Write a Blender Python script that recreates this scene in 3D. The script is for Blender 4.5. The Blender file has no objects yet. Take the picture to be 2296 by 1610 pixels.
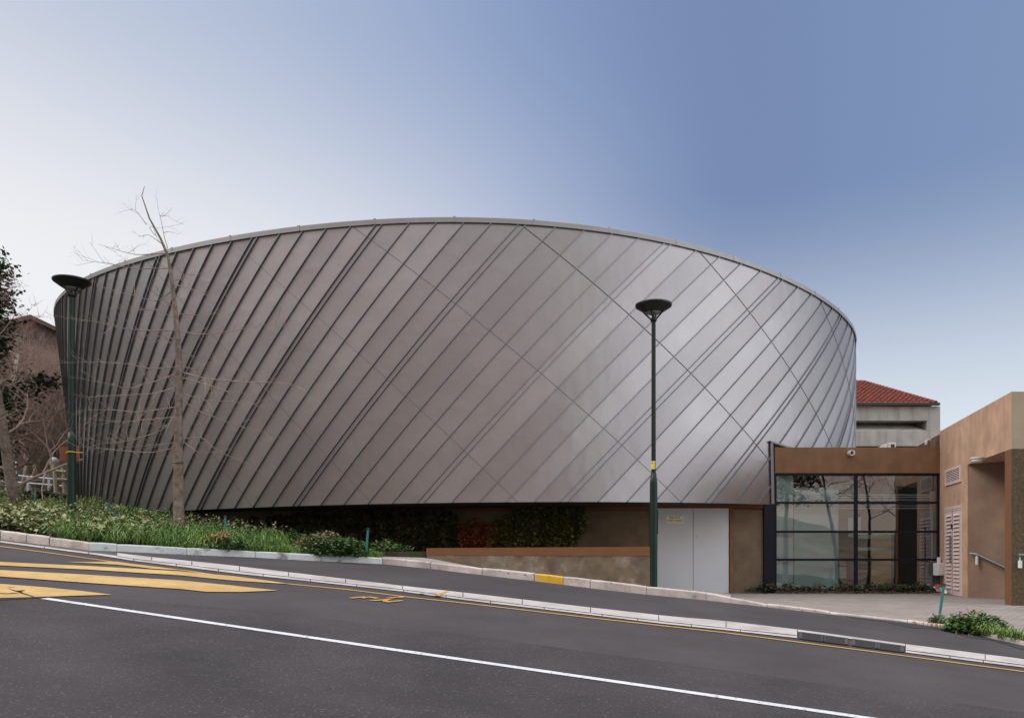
import bpy, bmesh, math, random
import numpy as np
from mathutils import Vector
random.seed(7); rng = np.random.default_rng(7)
scene = bpy.context.scene
COL = scene.collection

# ------------------------------------------------------------------ camera
# U = photo measured 2296 px wide; the camera eye is the world origin, looking along +Y, level, shifted lens
F, CX, HY = 1800.0, 1148.0, 1238.0
cam_d = bpy.data.cameras.new('camera'); cam = bpy.data.objects.new('camera', cam_d); COL.objects.link(cam)
cam.location = (0, 0, 0); cam.rotation_euler = (math.pi/2, 0, 0)
cam_d.sensor_width = 36.0; cam_d.lens = 36.0*F/2296; cam_d.shift_y = (HY-805)/2296
cam_d.clip_start = 0.1; cam_d.clip_end = 3000
scene.camera = cam

# ------------------------------------------------------------------ light
scene.view_settings.view_transform = 'Standard'; scene.view_settings.look = 'None'
scene.view_settings.exposure = 0.0; scene.view_settings.gamma = 1.0
SUN_EL, SUN_AZ = math.radians(14), math.radians(-62)      # azimuth from +Y towards +X: low sun, off to the left
world = bpy.data.worlds.new('World'); scene.world = world; world.use_nodes = True
def world_nodes():
    nt = world.node_tree; nt.nodes.clear(); N = nt.nodes.new; L = nt.links.new
    out = N('ShaderNodeOutputWorld'); bg = N('ShaderNodeBackground'); L(bg.outputs[0], out.inputs[0])
    sky = N('ShaderNodeTexSky'); sky.sky_type = 'NISHITA'; sky.sun_disc = False
    sky.sun_elevation = SUN_EL; sky.sun_rotation = SUN_AZ; sky.dust_density = 2.0; sky.air_density = 1.0; sky.ozone_density = 2.0
    tc = N('ShaderNodeTexCoord')
    def vdot(v):
        d = N('ShaderNodeVectorMath'); d.operation = 'DOT_PRODUCT'; L(tc.outputs['Generated'], d.inputs[0]); d.inputs[1].default_value = v
        return d.outputs['Value']
    def rng_(sock, a, b, c=0, d=1):
        m = N('ShaderNodeMapRange'); m.interpolation_type = 'SMOOTHSTEP'; L(sock, m.inputs[0])
        for i, x in enumerate((a, b, c, d)): m.inputs[1+i].default_value = x
        return m.outputs[0]
    def mix(f, a, b):
        m = N('ShaderNodeMix'); m.data_type = 'RGBA'
        L(f, m.inputs[0]) if hasattr(f, 'links') else setattr(m.inputs[0], 'default_value', f)
        for s, v in ((m.inputs[6], a), (m.inputs[7], b)):
            L(v, s) if hasattr(v, 'links') else setattr(s, 'default_value', (*v, 1))
        return m.outputs[2]
    g = Vector((-0.97, 0.93, 0.22)).normalized()         # glow above the hidden sun
    dg, dz = vdot(g), vdot((0, 0, 1))
    rp = N('ShaderNodeValToRGB'); L(dg, rp.inputs[0]); el = rp.color_ramp.elements; rp.color_ramp.interpolation = 'B_SPLINE'
    stops = [(.15, (.245, .345, .545)), (.40, (.205, .29, .50)), (.52, (.192, .266, .468)), (.66, (.275, .375, .61)), (.78, (.43, .51, .70)), (.87, (.52, .60, .755)), (.95, (.64, .68, .785)), (1.0, (.82, .84, .88))]
    while len(el) < len(stops): el.new(.5)
    for e_, (p_, c_) in zip(el, stops): e_.position = p_; e_.color = (*c_, 1)
    front = mix(rng_(dz, .41, .09), rp.outputs[0], (.80, .87, .95))
    lf = N('ShaderNodeMath'); lf.operation = 'MULTIPLY'; L(rng_(dg, .48, .98), lf.inputs[0]); L(rng_(dz, .56, .27), lf.inputs[1])
    front = mix(lf.outputs[0], front, (.93, .935, .965))
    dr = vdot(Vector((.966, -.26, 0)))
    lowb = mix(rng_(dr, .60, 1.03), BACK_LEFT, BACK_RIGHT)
    back = mix(rng_(dz, .30, .66), lowb, BACK_HIGH)       # unseen sky behind the camera, brightened to light ground and cladding
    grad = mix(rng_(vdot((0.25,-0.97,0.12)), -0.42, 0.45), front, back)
    grad = mix(rng_(dz, .60, .95), grad, ZENITH)          # zenith boost added above the view to light the ground
    sc = N('ShaderNodeMix'); sc.data_type = 'RGBA'; sc.blend_type = 'MULTIPLY'; sc.inputs[0].default_value = 1
    L(sky.outputs[0], sc.inputs[6]); sc.inputs[7].default_value = (0.055, 0.055, 0.055, 1)
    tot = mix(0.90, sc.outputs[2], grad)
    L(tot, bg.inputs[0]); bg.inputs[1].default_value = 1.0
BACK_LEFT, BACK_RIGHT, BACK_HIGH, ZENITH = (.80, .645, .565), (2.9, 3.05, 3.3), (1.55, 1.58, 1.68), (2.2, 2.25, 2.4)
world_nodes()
sun_d = bpy.data.lights.new('sun', 'SUN'); sun_d.energy = 2.2; sun_d.angle = math.radians(30); sun_d.color = (1.0, 0.95, 0.9)
sun = bpy.data.objects.new('sun', sun_d); COL.objects.link(sun)
_d = Vector((-0.72, -0.05, 0.69)).normalized()
sun.rotation_euler = _d.to_track_quat('Z', 'Y').to_euler(); sun.location = (-20, -20, 40)

# ------------------------------------------------------------------ helpers
def P(x, y, Y): return Vector(((x-CX)/F*Y, Y, (HY-y)/F*Y))
RA, RB, RC = -1.487, -0.0849, 0.0539                      # the road: one sloping plane
def road_h(X, Y): return RA + RB*X + RC*Y
def R(x, y, dz=0.0):
    u, v = (x-CX)/F, (HY-y)/F
    Y = (RA+dz)/(v-RB*u-RC)
    return Vector((u*Y, Y, v*Y))
def interp(x, pts, k): 
    xs = [p[0] for p in pts]; return float(np.interp(x, xs, [p[k] for p in pts]))

MATS = {}
def mat(name, color, rough=0.8, metal=0.0, var=0.0, scale=3.0, color2=None, bump=0.0, bscale=40.0, spec=0.4, emis=None, tone=False, speck=None, streak=None, lo=0.4, hi=0.6):
    """Principled surface: base colour varied by noise, optional second colour in blotches, optional bump"""
    if name in MATS: return MATS[name]
    m = bpy.data.materials.new(name); m.use_nodes = True; nt = m.node_tree; N = nt.nodes.new; L = nt.links.new
    b = nt.nodes['Principled BSDF']
    b.inputs['Roughness'].default_value = rough; b.inputs['Metallic'].default_value = metal
    b.inputs['Specular IOR Level'].default_value = spec
    tc = N('ShaderNodeTexCoord'); co = tc.outputs['Object']
    geo = N('ShaderNodeNewGeometry'); pos = geo.outputs['Position']
    def noise(s, det=4, vec=None, rough_=0.55):
        n = N('ShaderNodeTexNoise'); n.inputs['Scale'].default_value = s; n.inputs['Detail'].default_value = det; n.inputs['Roughness'].default_value = rough_
        L(vec or pos, n.inputs['Vector']); return n.outputs['Fac']
    def ramp(s, stops):
        r = N('ShaderNodeValToRGB'); L(s, r.inputs[0]); e = r.color_ramp.elements
        while len(e) < len(stops): e.new(0.5)
        for i, (p_, c_) in enumerate(stops):
            e[i].position = p_; e[i].color = (*c_, 1)
        return r.outputs[0]
    def mixc(f, a, b_, mode='MIX'):
        x = N('ShaderNodeMix'); x.data_type = 'RGBA'; x.blend_type = mode
        if hasattr(f, 'links'): L(f, x.inputs[0])
        else: x.inputs[0].default_value = f
        for s, v in ((x.inputs[6], a), (x.inputs[7], b_)):
            if hasattr(v, 'links'): L(v, s)
            else: s.default_value = (*v, 1)
        return x.outputs[2]
    c = color
    if tone:                                              # leaf tones come from a per-leaf value, often higher for upper and outer leaves
        a = N('ShaderNodeAttribute'); a.attribute_name = 'tone'
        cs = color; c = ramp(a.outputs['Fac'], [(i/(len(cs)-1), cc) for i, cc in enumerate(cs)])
    if color2 is not None:
        c = mixc(ramp(noise(scale, 6, None, 0.62), [(lo, (0,0,0)), (hi, (1,1,1))]), c, color2)
    if streak is not None:                                # rain streaks running down a wall
        mp = N('ShaderNodeMapping'); mp.inputs['Scale'].default_value = (1.0, 1.0, 0.12); L(pos, mp.inputs[0])
        c = mixc(ramp(noise(2.2, 5, mp.outputs[0]), [(0.48, (0,0,0)), (0.72, (1,1,1))]), c, streak)
    if speck is not None:
        c = mixc(ramp(noise(speck[1], 2), [(speck[2], (0,0,0)), (speck[2]+0.06, (1,1,1))]), c, speck[0])
    if var:
        n = noise(scale*2.3, 5)
        c = mixc(1.0, c, ramp(n, [(0.3, (1-var,)*3), (0.7, (1+var,)*3)]), 'MULTIPLY')
    if hasattr(c, 'links'): L(c, b.inputs['Base Color'])
    else: b.inputs['Base Color'].default_value = (*c, 1)
    if bump:
        bp = N('ShaderNodeBump'); bp.inputs['Strength'].default_value = bump; bp.inputs['Distance'].default_value = 0.02
        L(noise(bscale, 4), bp.inputs['Height']); L(bp.outputs[0], b.inputs['Normal'])
    if emis: b.inputs['Emission Color'].default_value = (*emis[0], 1); b.inputs['Emission Strength'].default_value = emis[1]
    MATS[name] = m; return m

def glass_mat():
    m = bpy.data.materials.new('window_glass'); m.use_nodes = True; nt = m.node_tree; nt.nodes.clear(); N = nt.nodes.new; L = nt.links.new
    o = N('ShaderNodeOutputMaterial'); mx = N('ShaderNodeMixShader'); t = N('ShaderNodeBsdfTransparent'); g = N('ShaderNodeBsdfGlossy')
    t.inputs[0].default_value = (0.80, 0.95, 0.95, 1); g.inputs['Roughness'].default_value = 0.0; g.inputs[0].default_value = (1, 1, 1, 1)
    nv = N('ShaderNodeCombineXYZ'); th_ = math.radians(14)    # shading normal turned to shift the reflections; the panes sit flat
    nv.inputs[0].default_value = -math.sin(th_); nv.inputs[1].default_value = -math.cos(th_)
    ge = N('ShaderNodeNewGeometry'); nz = N('ShaderNodeTexNoise'); nz.inputs['Scale'].default_value = 1.1; nz.inputs['Detail'].default_value = 1; L(ge.outputs['Position'], nz.inputs['Vector'])
    bp = N('ShaderNodeBump'); bp.inputs['Strength'].default_value = .025; bp.inputs['Distance'].default_value = .05; L(nz.outputs['Fac'], bp.inputs['Height']); L(nv.outputs[0], bp.inputs['Normal']); L(bp.outputs[0], g.inputs['Normal'])
    fr = N('ShaderNodeFresnel'); fr.inputs[0].default_value = 1.5
    ma = N('ShaderNodeMath'); ma.operation = 'MULTIPLY_ADD'; ma.inputs[1].default_value = 1.2; ma.inputs[2].default_value = 0.15; L(fr.outputs[0], ma.inputs[0])
    L(ma.outputs[0], mx.inputs[0]); L(t.outputs[0], mx.inputs[1]); L(g.outputs[0], mx.inputs[2]); L(mx.outputs[0], o.inputs[0])
    return m

class MB:
    """collects faces into ONE mesh"""
    def __init__(s): s.v = []; s.f = []; s.m = []; s.t = []
    def add(s, vs, fs, mi=0, tone=0.5):
        o = len(s.v); s.v += [tuple(v) for v in vs]
        for f in fs: s.f.append(tuple(i+o for i in f)); s.m.append(mi); s.t.append(tone)
    def quad(s, a, b, c, d, mi=0, tone=0.5): s.add([a, b, c, d], [(0,1,2,3)], mi, tone)
    def box(s, lo, hi, mi=0):
        x0,y0,z0 = lo; x1,y1,z1 = hi
        s.add([(x0,y0,z0),(x1,y0,z0),(x1,y1,z0),(x0,y1,z0),(x0,y0,z1),(x1,y0,z1),(x1,y1,z1),(x0,y1,z1)],
              [(0,3,2,1),(4,5,6,7),(0,1,5,4),(1,2,6,5),(2,3,7,6),(3,0,4,7)], mi)
    def bevbox(s, lo, hi, b=0.01, mi=0):
        bm = bmesh.new(); bmesh.ops.create_cube(bm, size=1)
        for v in bm.verts: v.co = Vector([(lo[i]+hi[i])/2 + v.co[i]*(hi[i]-lo[i]) for i in range(3)])
        bmesh.ops.bevel(bm, geom=bm.edges[:], offset=b, segments=2, affect='EDGES', profile=0.6)
        bm.verts.index_update(); s.add([v.co.copy() for v in bm.verts], [[v.index for v in f.verts] for f in bm.faces], mi); bm.free()
    def prism(s, poly, z0, z1, mi=0, mside=None):
        """vertical prism over a plan polygon; z0/z1 may be lists"""
        n = len(poly); zz0 = z0 if hasattr(z0, '__len__') else [z0]*n; zz1 = z1 if hasattr(z1, '__len__') else [z1]*n
        vs = [(p[0], p[1], zz0[i]) for i, p in enumerate(poly)] + [(p[0], p[1], zz1[i]) for i, p in enumerate(poly)]
        o = len(s.v); s.add(vs, [tuple(range(n-1, -1, -1)), tuple(range(n, 2*n))], mi)
        for i in range(n):
            j = (i+1) % n; s.f.append((o+i, o+j, o+n+j, o+n+i)); s.m.append(mside[i] if mside else mi); s.t.append(0.5)
    def tube(s, pts, rad, n=8, mi=0, cap=True, tone=0.5):
        pts = [Vector(p) for p in pts]; k = len(pts); rad = rad if hasattr(rad, '__len__') else [rad]*k
        o = len(s.v); up = None
        for i, p in enumerate(pts):
            t = (pts[min(i+1,k-1)]-pts[max(i-1,0)]); t = t.normalized() if t.length > 1e-9 else Vector((0,0,1))
            if up is None: up = t.orthogonal().normalized()
            up = (up - t*up.dot(t)); up = up.normalized() if up.length > 1e-6 else t.orthogonal().normalized()
            w = t.cross(up)
            for a in range(n):
                q = 2*math.pi*a/n; s.v.append(tuple(p + (up*math.cos(q)+w*math.sin(q))*rad[i]))
        for i in range(k-1):
            for a in range(n):
                b = (a+1) % n; s.f.append((o+i*n+a, o+i*n+b, o+(i+1)*n+b, o+(i+1)*n+a)); s.m.append(mi); s.t.append(tone)
        if cap: 
            s.f.append(tuple(o+a for a in range(n-1,-1,-1))); s.m.append(mi); s.t.append(tone)
            s.f.append(tuple(o+(k-1)*n+a for a in range(n))); s.m.append(mi); s.t.append(tone)
    def lathe(s, c, prof, n=24, mi=0):
        o = len(s.v)
        for r, z in prof:
            for a in range(n):
                q = 2*math.pi*a/n; s.v.append((c[0]+r*math.cos(q), c[1]+r*math.sin(q), c[2]+z))
        for i in range(len(prof)-1):
            for a in range(n):
                b = (a+1) % n; s.f.append((o+i*n+a, o+i*n+b, o+(i+1)*n+b, o+(i+1)*n+a)); s.m.append(mi); s.t.append(0.5)
    def grid(s, rows, mi=0):
        """rows: list of equally long lists of points"""
        o = len(s.v); n = len(rows[0])
        for r in rows: s.v += [tuple(p) for p in r]
        for i in range(len(rows)-1):
            for j in range(n-1):
                s.f.append((o+i*n+j, o+i*n+j+1, o+(i+1)*n+j+1, o+(i+1)*n+j)); s.m.append(mi); s.t.append(0.5)
    def build(s, name, mats, parent=None, smooth=False, **props):
        me = bpy.data.meshes.new(name); off = parent.matrix_basis.translation if parent is not None else Vector((0,0,0))
        if parent is not None and parent.parent is not None: off = off + parent.parent.matrix_basis.translation
        me.from_pydata([(v[0]-off.x, v[1]-off.y, v[2]-off.z) for v in s.v], [], s.f)
        mats = mats if isinstance(mats, (list, tuple)) else [mats]
        for m in mats: me.materials.append(m)
        me.polygons.foreach_set('material_index', s.m)
        if smooth: me.polygons.foreach_set('use_smooth', [True]*len(s.f))
        at = me.attributes.new('tone', 'FLOAT', 'FACE'); at.data.foreach_set('value', s.t)
        me.update()
        o = bpy.data.objects.new(name, me); COL.objects.link(o)
        if parent is not None: o.parent = parent
        for k, v in props.items(): o[k] = v
        return o
def tag(o, label=None, cat=None, group=None, kind=None):
    for k, v in (('label', label), ('category', cat), ('group', group), ('kind', kind)):
        if v: o[k] = v
    return o
def thing(name, loc, label, cat, group=None):
    o = bpy.data.objects.new(name, None); COL.objects.link(o); o.location = loc; o.empty_display_size = 0.3
    return tag(o, label, cat, group)
def copy_thing(o, loc, label):
    c = o.copy(); COL.objects.link(c); c.location = loc; c['label'] = label
    for ch in list(o.children):
        k = ch.copy(); COL.objects.link(k); k.parent = c
        for g in ch.children:
            q = g.copy(); COL.objects.link(q); q.parent = k
    return c
def text_part(name, body, size, loc, rot, m, parent, ext=0.001, align='CENTER'):
    cu = bpy.data.curves.new(name, 'FONT'); cu.body = body; cu.size = size; cu.align_x = align; cu.align_y = 'CENTER'; cu.extrude = ext
    t = bpy.data.objects.new(name, cu); COL.objects.link(t)
    bpy.context.view_layer.update()
    me = bpy.data.meshes.new_from_object(t.evaluated_get(bpy.context.evaluated_depsgraph_get()))
    bpy.data.objects.remove(t); o = bpy.data.objects.new(name, me); COL.objects.link(o); me.materials.clear(); me.materials.append(m)
    o.parent = parent; off = parent.matrix_basis.translation + (parent.parent.matrix_basis.translation if parent.parent else Vector((0,0,0)))
    o.location = Vector(loc)-off; o.rotation_euler = rot
    return o

# ------------------------------------------------------------------ materials
def zinc_mat():
    m = bpy.data.materials.new('weathered_zinc'); m.use_nodes = True; nt = m.node_tree; N = nt.nodes.new; L = nt.links.new
    b = nt.nodes['Principled BSDF']; b.inputs['Metallic'].default_value = 0.92
    at = N('ShaderNodeAttribute'); at.attribute_name = 'tone'
    geo = N('ShaderNodeNewGeometry')
    n1 = N('ShaderNodeTexNoise'); n1.inputs['Scale'].default_value = 0.55; n1.inputs['Detail'].default_value = 5; L(geo.outputs['Position'], n1.inputs['Vector'])
    n2 = N('ShaderNodeTexNoise'); n2.inputs['Scale'].default_value = 55; n2.inputs['Detail'].default_value = 3; L(geo.outputs['Position'], n2.inputs['Vector'])
    r = N('ShaderNodeValToRGB'); L(at.outputs['Fac'], r.inputs[0]); e = r.color_ramp.elements
    e[0].color = (0.235, 0.222, 0.222, 1); e[1].color = (0.325, 0.312, 0.312, 1)
    r2 = N('ShaderNodeValToRGB'); L(n1.outputs['Fac'], r2.inputs[0]); r2.color_ramp.elements[0].position = .3; r2.color_ramp.elements[1].position = .7
    r2.color_ramp.elements[0].color = (0.93, 0.915, 0.91, 1); r2.color_ramp.elements[1].color = (1.04, 1.035, 1.035, 1)
    mx = N('ShaderNodeMix'); mx.data_type = 'RGBA'; mx.blend_type = 'MULTIPLY'; mx.inputs[0].default_value = 1; L(r.outputs[0], mx.inputs[6]); L(r2.outputs[0], mx.inputs[7])
    r3 = N('ShaderNodeValToRGB'); L(n2.outputs['Fac'], r3.inputs[0]); r3.color_ramp.elements[0].position = .3; r3.color_ramp.elements[1].position = .7
    r3.color_ramp.elements[0].color = (0.93,)*3+(1,); r3.color_ramp.elements[1].color = (1.05,)*3+(1,)
    mx2 = N('ShaderNodeMix'); mx2.data_type = 'RGBA'; mx2.blend_type = 'MULTIPLY'; mx2.inputs[0].default_value = 1; L(mx.outputs[2], mx2.inputs[6]); L(r3.outputs[0], mx2.inputs[7])
    L(mx2.outputs[2], b.inputs['Base Color'])
    b.inputs['Roughness'].default_value = 0.38
    n3 = N('ShaderNodeTexNoise'); n3.inputs['Scale'].default_value = 1.3; n3.inputs['Detail'].default_value = 2.5; L(geo.outputs['Position'], n3.inputs['Vector'])
    mp = N('ShaderNodeMapping'); mp.inputs['Rotation'].default_value = (0, math.radians(42), 0); mp.inputs['Scale'].default_value = (3.2, 1.0, .9); L(geo.outputs['Position'], mp.inputs[0])
    n4 = N('ShaderNodeTexNoise'); n4.inputs['Scale'].default_value = 1.0; n4.inputs['Detail'].default_value = 1.5; L(mp.outputs[0], n4.inputs['Vector'])
    ad = N('ShaderNodeMath'); ad.operation = 'MULTIPLY_ADD'; L(n4.outputs['Fac'], ad.inputs[0]); ad.inputs[1].default_value = .8; L(n3.outputs['Fac'], ad.inputs[2])
    n5 = N('ShaderNodeTexNoise'); n5.inputs['Scale'].default_value = 2.6; n5.inputs['Detail'].default_value = 1; L(geo.outputs['Position'], n5.inputs['Vector'])   # a few knocks
    r5 = N('ShaderNodeMapRange'); L(n5.outputs['Fac'], r5.inputs[0]); r5.inputs[1].default_value = .58; r5.inputs[2].default_value = .74; r5.inputs[4].default_value = .10
    ad2 = N('ShaderNodeMath'); ad2.operation = 'ADD'; L(ad.outputs[0], ad2.inputs[0]); L(r5.outputs[0], ad2.inputs[1]); ad = ad2
    bp = N('ShaderNodeBump'); bp.inputs['Strength'].default_value = 0.14; bp.inputs['Distance'].default_value = 0.07; L(ad.outputs[0], bp.inputs['Height'])
    L(bp.outputs[0], b.inputs['Normal']); return m
ZINC = zinc_mat()
SEAM = mat('zinc_seam', (0.205, 0.21, 0.23), rough=0.42, metal=0.85)
SEAMD = mat('zinc_joint', (0.085, 0.087, 0.098), rough=0.5, metal=0.8)
FASC = mat('fascia_metal', (0.27, 0.265, 0.268), rough=0.5, metal=0.7, var=0.06, scale=1.0)
ASPH = mat('asphalt', (0.050, 0.0435, 0.0455), rough=0.9, var=0.16, scale=0.35, color2=(0.057, 0.050, 0.0515), bump=0.5, bscale=90, speck=((0.085, 0.078, 0.077), 60, 0.62), spec=0.25)
ASPHD = mat('old_asphalt', (0.043, 0.038, 0.0395), rough=0.95, var=0.2, scale=0.4, color2=(0.050, 0.044, 0.045), bump=0.9, bscale=60, speck=((0.11, 0.104, 0.10), 44, 0.62), spec=0.25)
TAR = mat('tar_patch', (0.025, 0.025, 0.027), rough=0.8, var=0.2, scale=3)
KERB = mat('kerb_concrete', (0.56, 0.49, 0.45), rough=0.9, var=0.16, scale=1.6, color2=(0.33, 0.275, 0.245), bump=0.5, bscale=45, lo=.44, hi=.68, speck=((.16,.13,.11), 12, .66))
KERBW = mat('kerb_worn_paint', (0.54, 0.575, 0.56), rough=0.85, var=0.12, scale=2, color2=(0.20, 0.21, 0.20), lo=.56, hi=.64, bump=0.4, bscale=45)
KERBY = mat('kerb_yellow_paint', (0.62, 0.36, 0.035), rough=0.8, var=0.12, scale=3, color2=(0.45, 0.40, 0.30), lo=.6, hi=.66)
KERBD = mat('kerb_joint_dirt', (0.07, 0.06, 0.05), rough=1)
GUTT = mat('gutter_concrete', (0.42, 0.385, 0.365), rough=0.9, var=0.14, scale=1.3, color2=(0.28, 0.255, 0.235), lo=.45, hi=.72, bump=0.3, bscale=60)
YEL = mat('yellow_road_paint', (0.47, 0.31, 0.115), rough=0.85, var=0.12, scale=1.2, color2=(0.40, 0.25, 0.085), speck=((0.17, 0.13, 0.08), 24, 0.65))
YELT = mat('yellow_line_paint', (0.42, 0.245, 0.058), rough=0.85, var=0.15, scale=2, speck=((0.09, 0.08, 0.07), 30, 0.66))
WHT = mat('white_road_paint', (0.52, 0.52, 0.53), rough=0.85, var=0.1, scale=2, speck=((0.14, 0.14, 0.14), 26, 0.62))
PAVE = mat('path_concrete', (0.30, 0.265, 0.24), rough=0.95, var=0.15, scale=1.5, bump=0.4, bscale=40)
SOIL = mat('soil', (0.055, 0.040, 0.028), rough=1, var=0.3, scale=2, color2=(0.05, 0.06, 0.02))
PLAST = mat('brown_plaster', (0.20, 0.108, 0.056), rough=0.9, var=0.16, scale=1.0, bump=0.25, bscale=70, streak=(0.165, 0.086, 0.043))
PEACH = mat('peach_plaster', (0.52, 0.335, 0.225), rough=0.9, var=0.17, scale=0.9, bump=0.25, bscale=60, streak=(0.40, 0.245, 0.16), color2=(0.44, 0.28, 0.19))
OLIVE = mat('olive_plaster', (0.36, 0.30, 0.215), rough=0.9, var=0.07, scale=0.8, bump=0.2, bscale=70)
PEBB = mat('pebbledash', (0.095, 0.070, 0.040), rough=0.95, var=0.3, scale=9, bump=1.0, bscale=55, speck=((0.24, 0.20, 0.13), 60, 0.62))
BASEW = mat('rough_cast_wall', (0.20, 0.15, 0.098), rough=0.95, var=0.14, scale=1.2, bump=0.8, bscale=60, color2=(0.145, 0.11, 0.072), lo=.45, hi=.7)
RETW = mat('stained_concrete', (0.16, 0.12, 0.08), rough=0.95, var=0.3, scale=1.3, color2=(0.33, 0.29, 0.235), lo=.50, hi=.70, bump=0.8, bscale=45)
CAPB = mat('terracotta_cap', (0.175, 0.075, 0.034), rough=0.9, var=0.10, scale=1.2, streak=(0.18, 0.078, 0.036))
DOORW = mat('white_door_paint', (0.62, 0.66, 0.70), rough=0.55, var=0.02, scale=0.8)
DARK = mat('dark_gap', (0.01, 0.01, 0.012), rough=1)
NAVY = mat('navy_frame_paint', (0.006, 0.008, 0.018), rough=0.55, spec=0.25)
GREEN = mat('green_post_paint', (0.008, 0.024, 0.016), rough=0.45, var=0.1, scale=4, spec=0.25)
BLACK = mat('black_lamp_metal', (0.008, 0.009, 0.009), rough=0.4)
DIFF = mat('lamp_diffuser', (0.28, 0.29, 0.29), rough=0.25)
GLASS = glass_mat()
CONC = mat('raw_concrete', (0.42, 0.40, 0.37), rough=0.9, var=0.12, scale=0.5, streak=(0.27, 0.255, 0.235), bump=0.3, bscale=30)
TILE = mat('red_roof_tile', (0.19, 0.046, 0.028), rough=0.85, var=0.3, scale=3.0, color2=(0.12, 0.032, 0.022))
GUTB = mat('dark_gutter', (0.03, 0.032, 0.036), rough=0.5)
BARK = mat('grey_bark', (0.20, 0.155, 0.125), rough=0.95, var=0.3, scale=6, color2=(0.13, 0.10, 0.08), bump=0.8, bscale=40)
TWIG = mat('brown_twigs', (0.16, 0.095, 0.075), rough=0.9)
TWIGP = mat('pale_twigs', (0.25, 0.18, 0.145), rough=0.9, var=0.2, scale=4)
WOOD = mat('weathered_timber', (0.34, 0.31, 0.22), rough=0.9, var=0.2, scale=5)
RAIL = mat('galvanised_rail', (0.50, 0.53, 0.55), rough=0.5, metal=0.3)
WPL = mat('white_plastic', (0.66, 0.65, 0.63), rough=0.45)
STEEL = mat('rail_steel', (0.20, 0.205, 0.215), rough=0.4, metal=0.7)
STAKE = mat('teal_stake_paint', (0.03, 0.15, 0.13), rough=0.6)
RUST = mat('rust_red_board', (0.25, 0.075, 0.04), rough=0.7, var=0.08)
BRICKW = mat('old_brown_wall', (0.10, 0.078, 0.064), rough=0.95, var=0.2, scale=0.6)
BRICKR = mat('old_brown_roof', (0.10, 0.066, 0.053), rough=0.9, var=0.2, scale=1.5)
IRON = mat('cast_iron', (0.045, 0.042, 0.042), rough=0.7)
FROST = mat('frosted_panel', (0.80, 0.90, 0.91), rough=0.6)
INT_W = mat('interior_wall', (0.30, 0.30, 0.29), rough=0.8)
INT_D = mat('interior_dark', (0.06, 0.06, 0.062), rough=0.8)
ORWD = mat('orange_timber', (0.58, 0.29, 0.10), rough=0.6, var=0.1)
LVRP = mat('louvre_pink_paint', (0.64, 0.50, 0.47), rough=0.7, var=0.06)

# ------------------------------------------------------------------ the setting: kerb line and ground
# kerb: (photo x, bottom of face y, top of face y)
KERBPX = [(-1800,1085,1060),(-700,1151,1128),(-300,1182,1160),(0,1209,1189),(110,1223,1203.5),(199,1233.8,1215),(260,1236,1218),(419,1243.4,1226.6),(572,1249.8,1235),
          (720,1258,1243.2),(858,1264.5,1250),(965,1274.7,1259.5),(1081,1289,1273),(1197,1302,1284.8),(1321,1318,1298.4),(1448,1332.4,1313.6),
          (1583,1345.5,1327),(1650,1353,1341),(1719,1360.4,1353),(1861,1376.8,1370.5),(2035,1395.8,1389.5),(2066,1400.5,1394.5),(2152,1414.7,1405),
          (2216,1430,1419),(2296,1447.5,1436),(2500,1484,1470),(2900,1550,1535),(4200,1766,1751)]
def kerb_pt(x):
    b = interp(x, KERBPX, 1); t = interp(x, KERBPX, 2); p = R(x, b)
    return p, (b-t)/F*p.y                                 # foot on the road, height of face
def kerb_top(x):
    p, h = kerb_pt(x); u = (x-CX)/F; Y = p.y+0.02
    return Vector((u*Y, Y, p.z+h))
def bank(x, d):
    """ground behind the kerb along the sight direction x, d metres further back"""
    k = kerb_top(x); u = (x-CX)/F; Y = k.y + d
    r = float(np.interp(x, [-700, 0, 200, 400, 600, 760, 850, 900], [.20, .165, .17, .165, .12, .075, .02, .0]))
    rise = r*d/(1+0.021*d) - 0.02
    return Vector((u*Y, Y, k.z + rise))

# far ground sheet, to the horizon
mb = MB()
xs = np.concatenate([np.linspace(-900, -80, 8), np.linspace(-60, 60, 25), np.linspace(80, 900, 8)]); ys = np.concatenate([np.linspace(-900, -60, 8), np.linspace(-45, 60, 22), np.linspace(80, 1400, 10)])
rows = []
for y in ys:
    rows.append([(x, y, -0.6 + RA + RB*30*math.tanh(x/30) + RC*20*math.tanh(y/20)) for x in xs])
mb.grid(rows); tag(mb.build('ground', SOIL), kind='structure')
# road surface (old coarse lane in front, smoother lane beyond: a resurfacing seam runs across)
mb = MB(); rows = []
for fr_ in (1.012, .95, .85, .75, .65, .55, .45, .36, .29):
    rows.append([Vector((p.x*fr_, p.y*fr_, road_h(p.x*fr_, p.y*fr_))) for p in (kerb_pt(x)[0] for x in np.linspace(-1800, 4200, 150))])
mb.grid(rows[::-1])
mb.grid([[(x, y, road_h(x, y)-.006) for x in np.linspace(-40, 36, 20)] for y in np.linspace(-12, 5.2, 8)])
tag(mb.build('road', ASPH), kind='structure')
mb = MB(); seam = [(-900,1362),(0,1342),(110,1338),(300,1345),(640,1375),(1000,1418),(1500,1484),(2000,1554),(2296,1597),(3000,1700)]
rows = [[R(x, y, 0.004)+Vector((0,0,0.0)) for x, y in seam]]
far = rows[0]
rows.append([Vector((p.x*0.25, p.y*0.25, road_h(p.x*.25, p.y*.25)+0.004)) for p in far])
mb.grid(rows); tag(mb.build('worn_lane', ASPHD), kind='structure')

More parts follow.
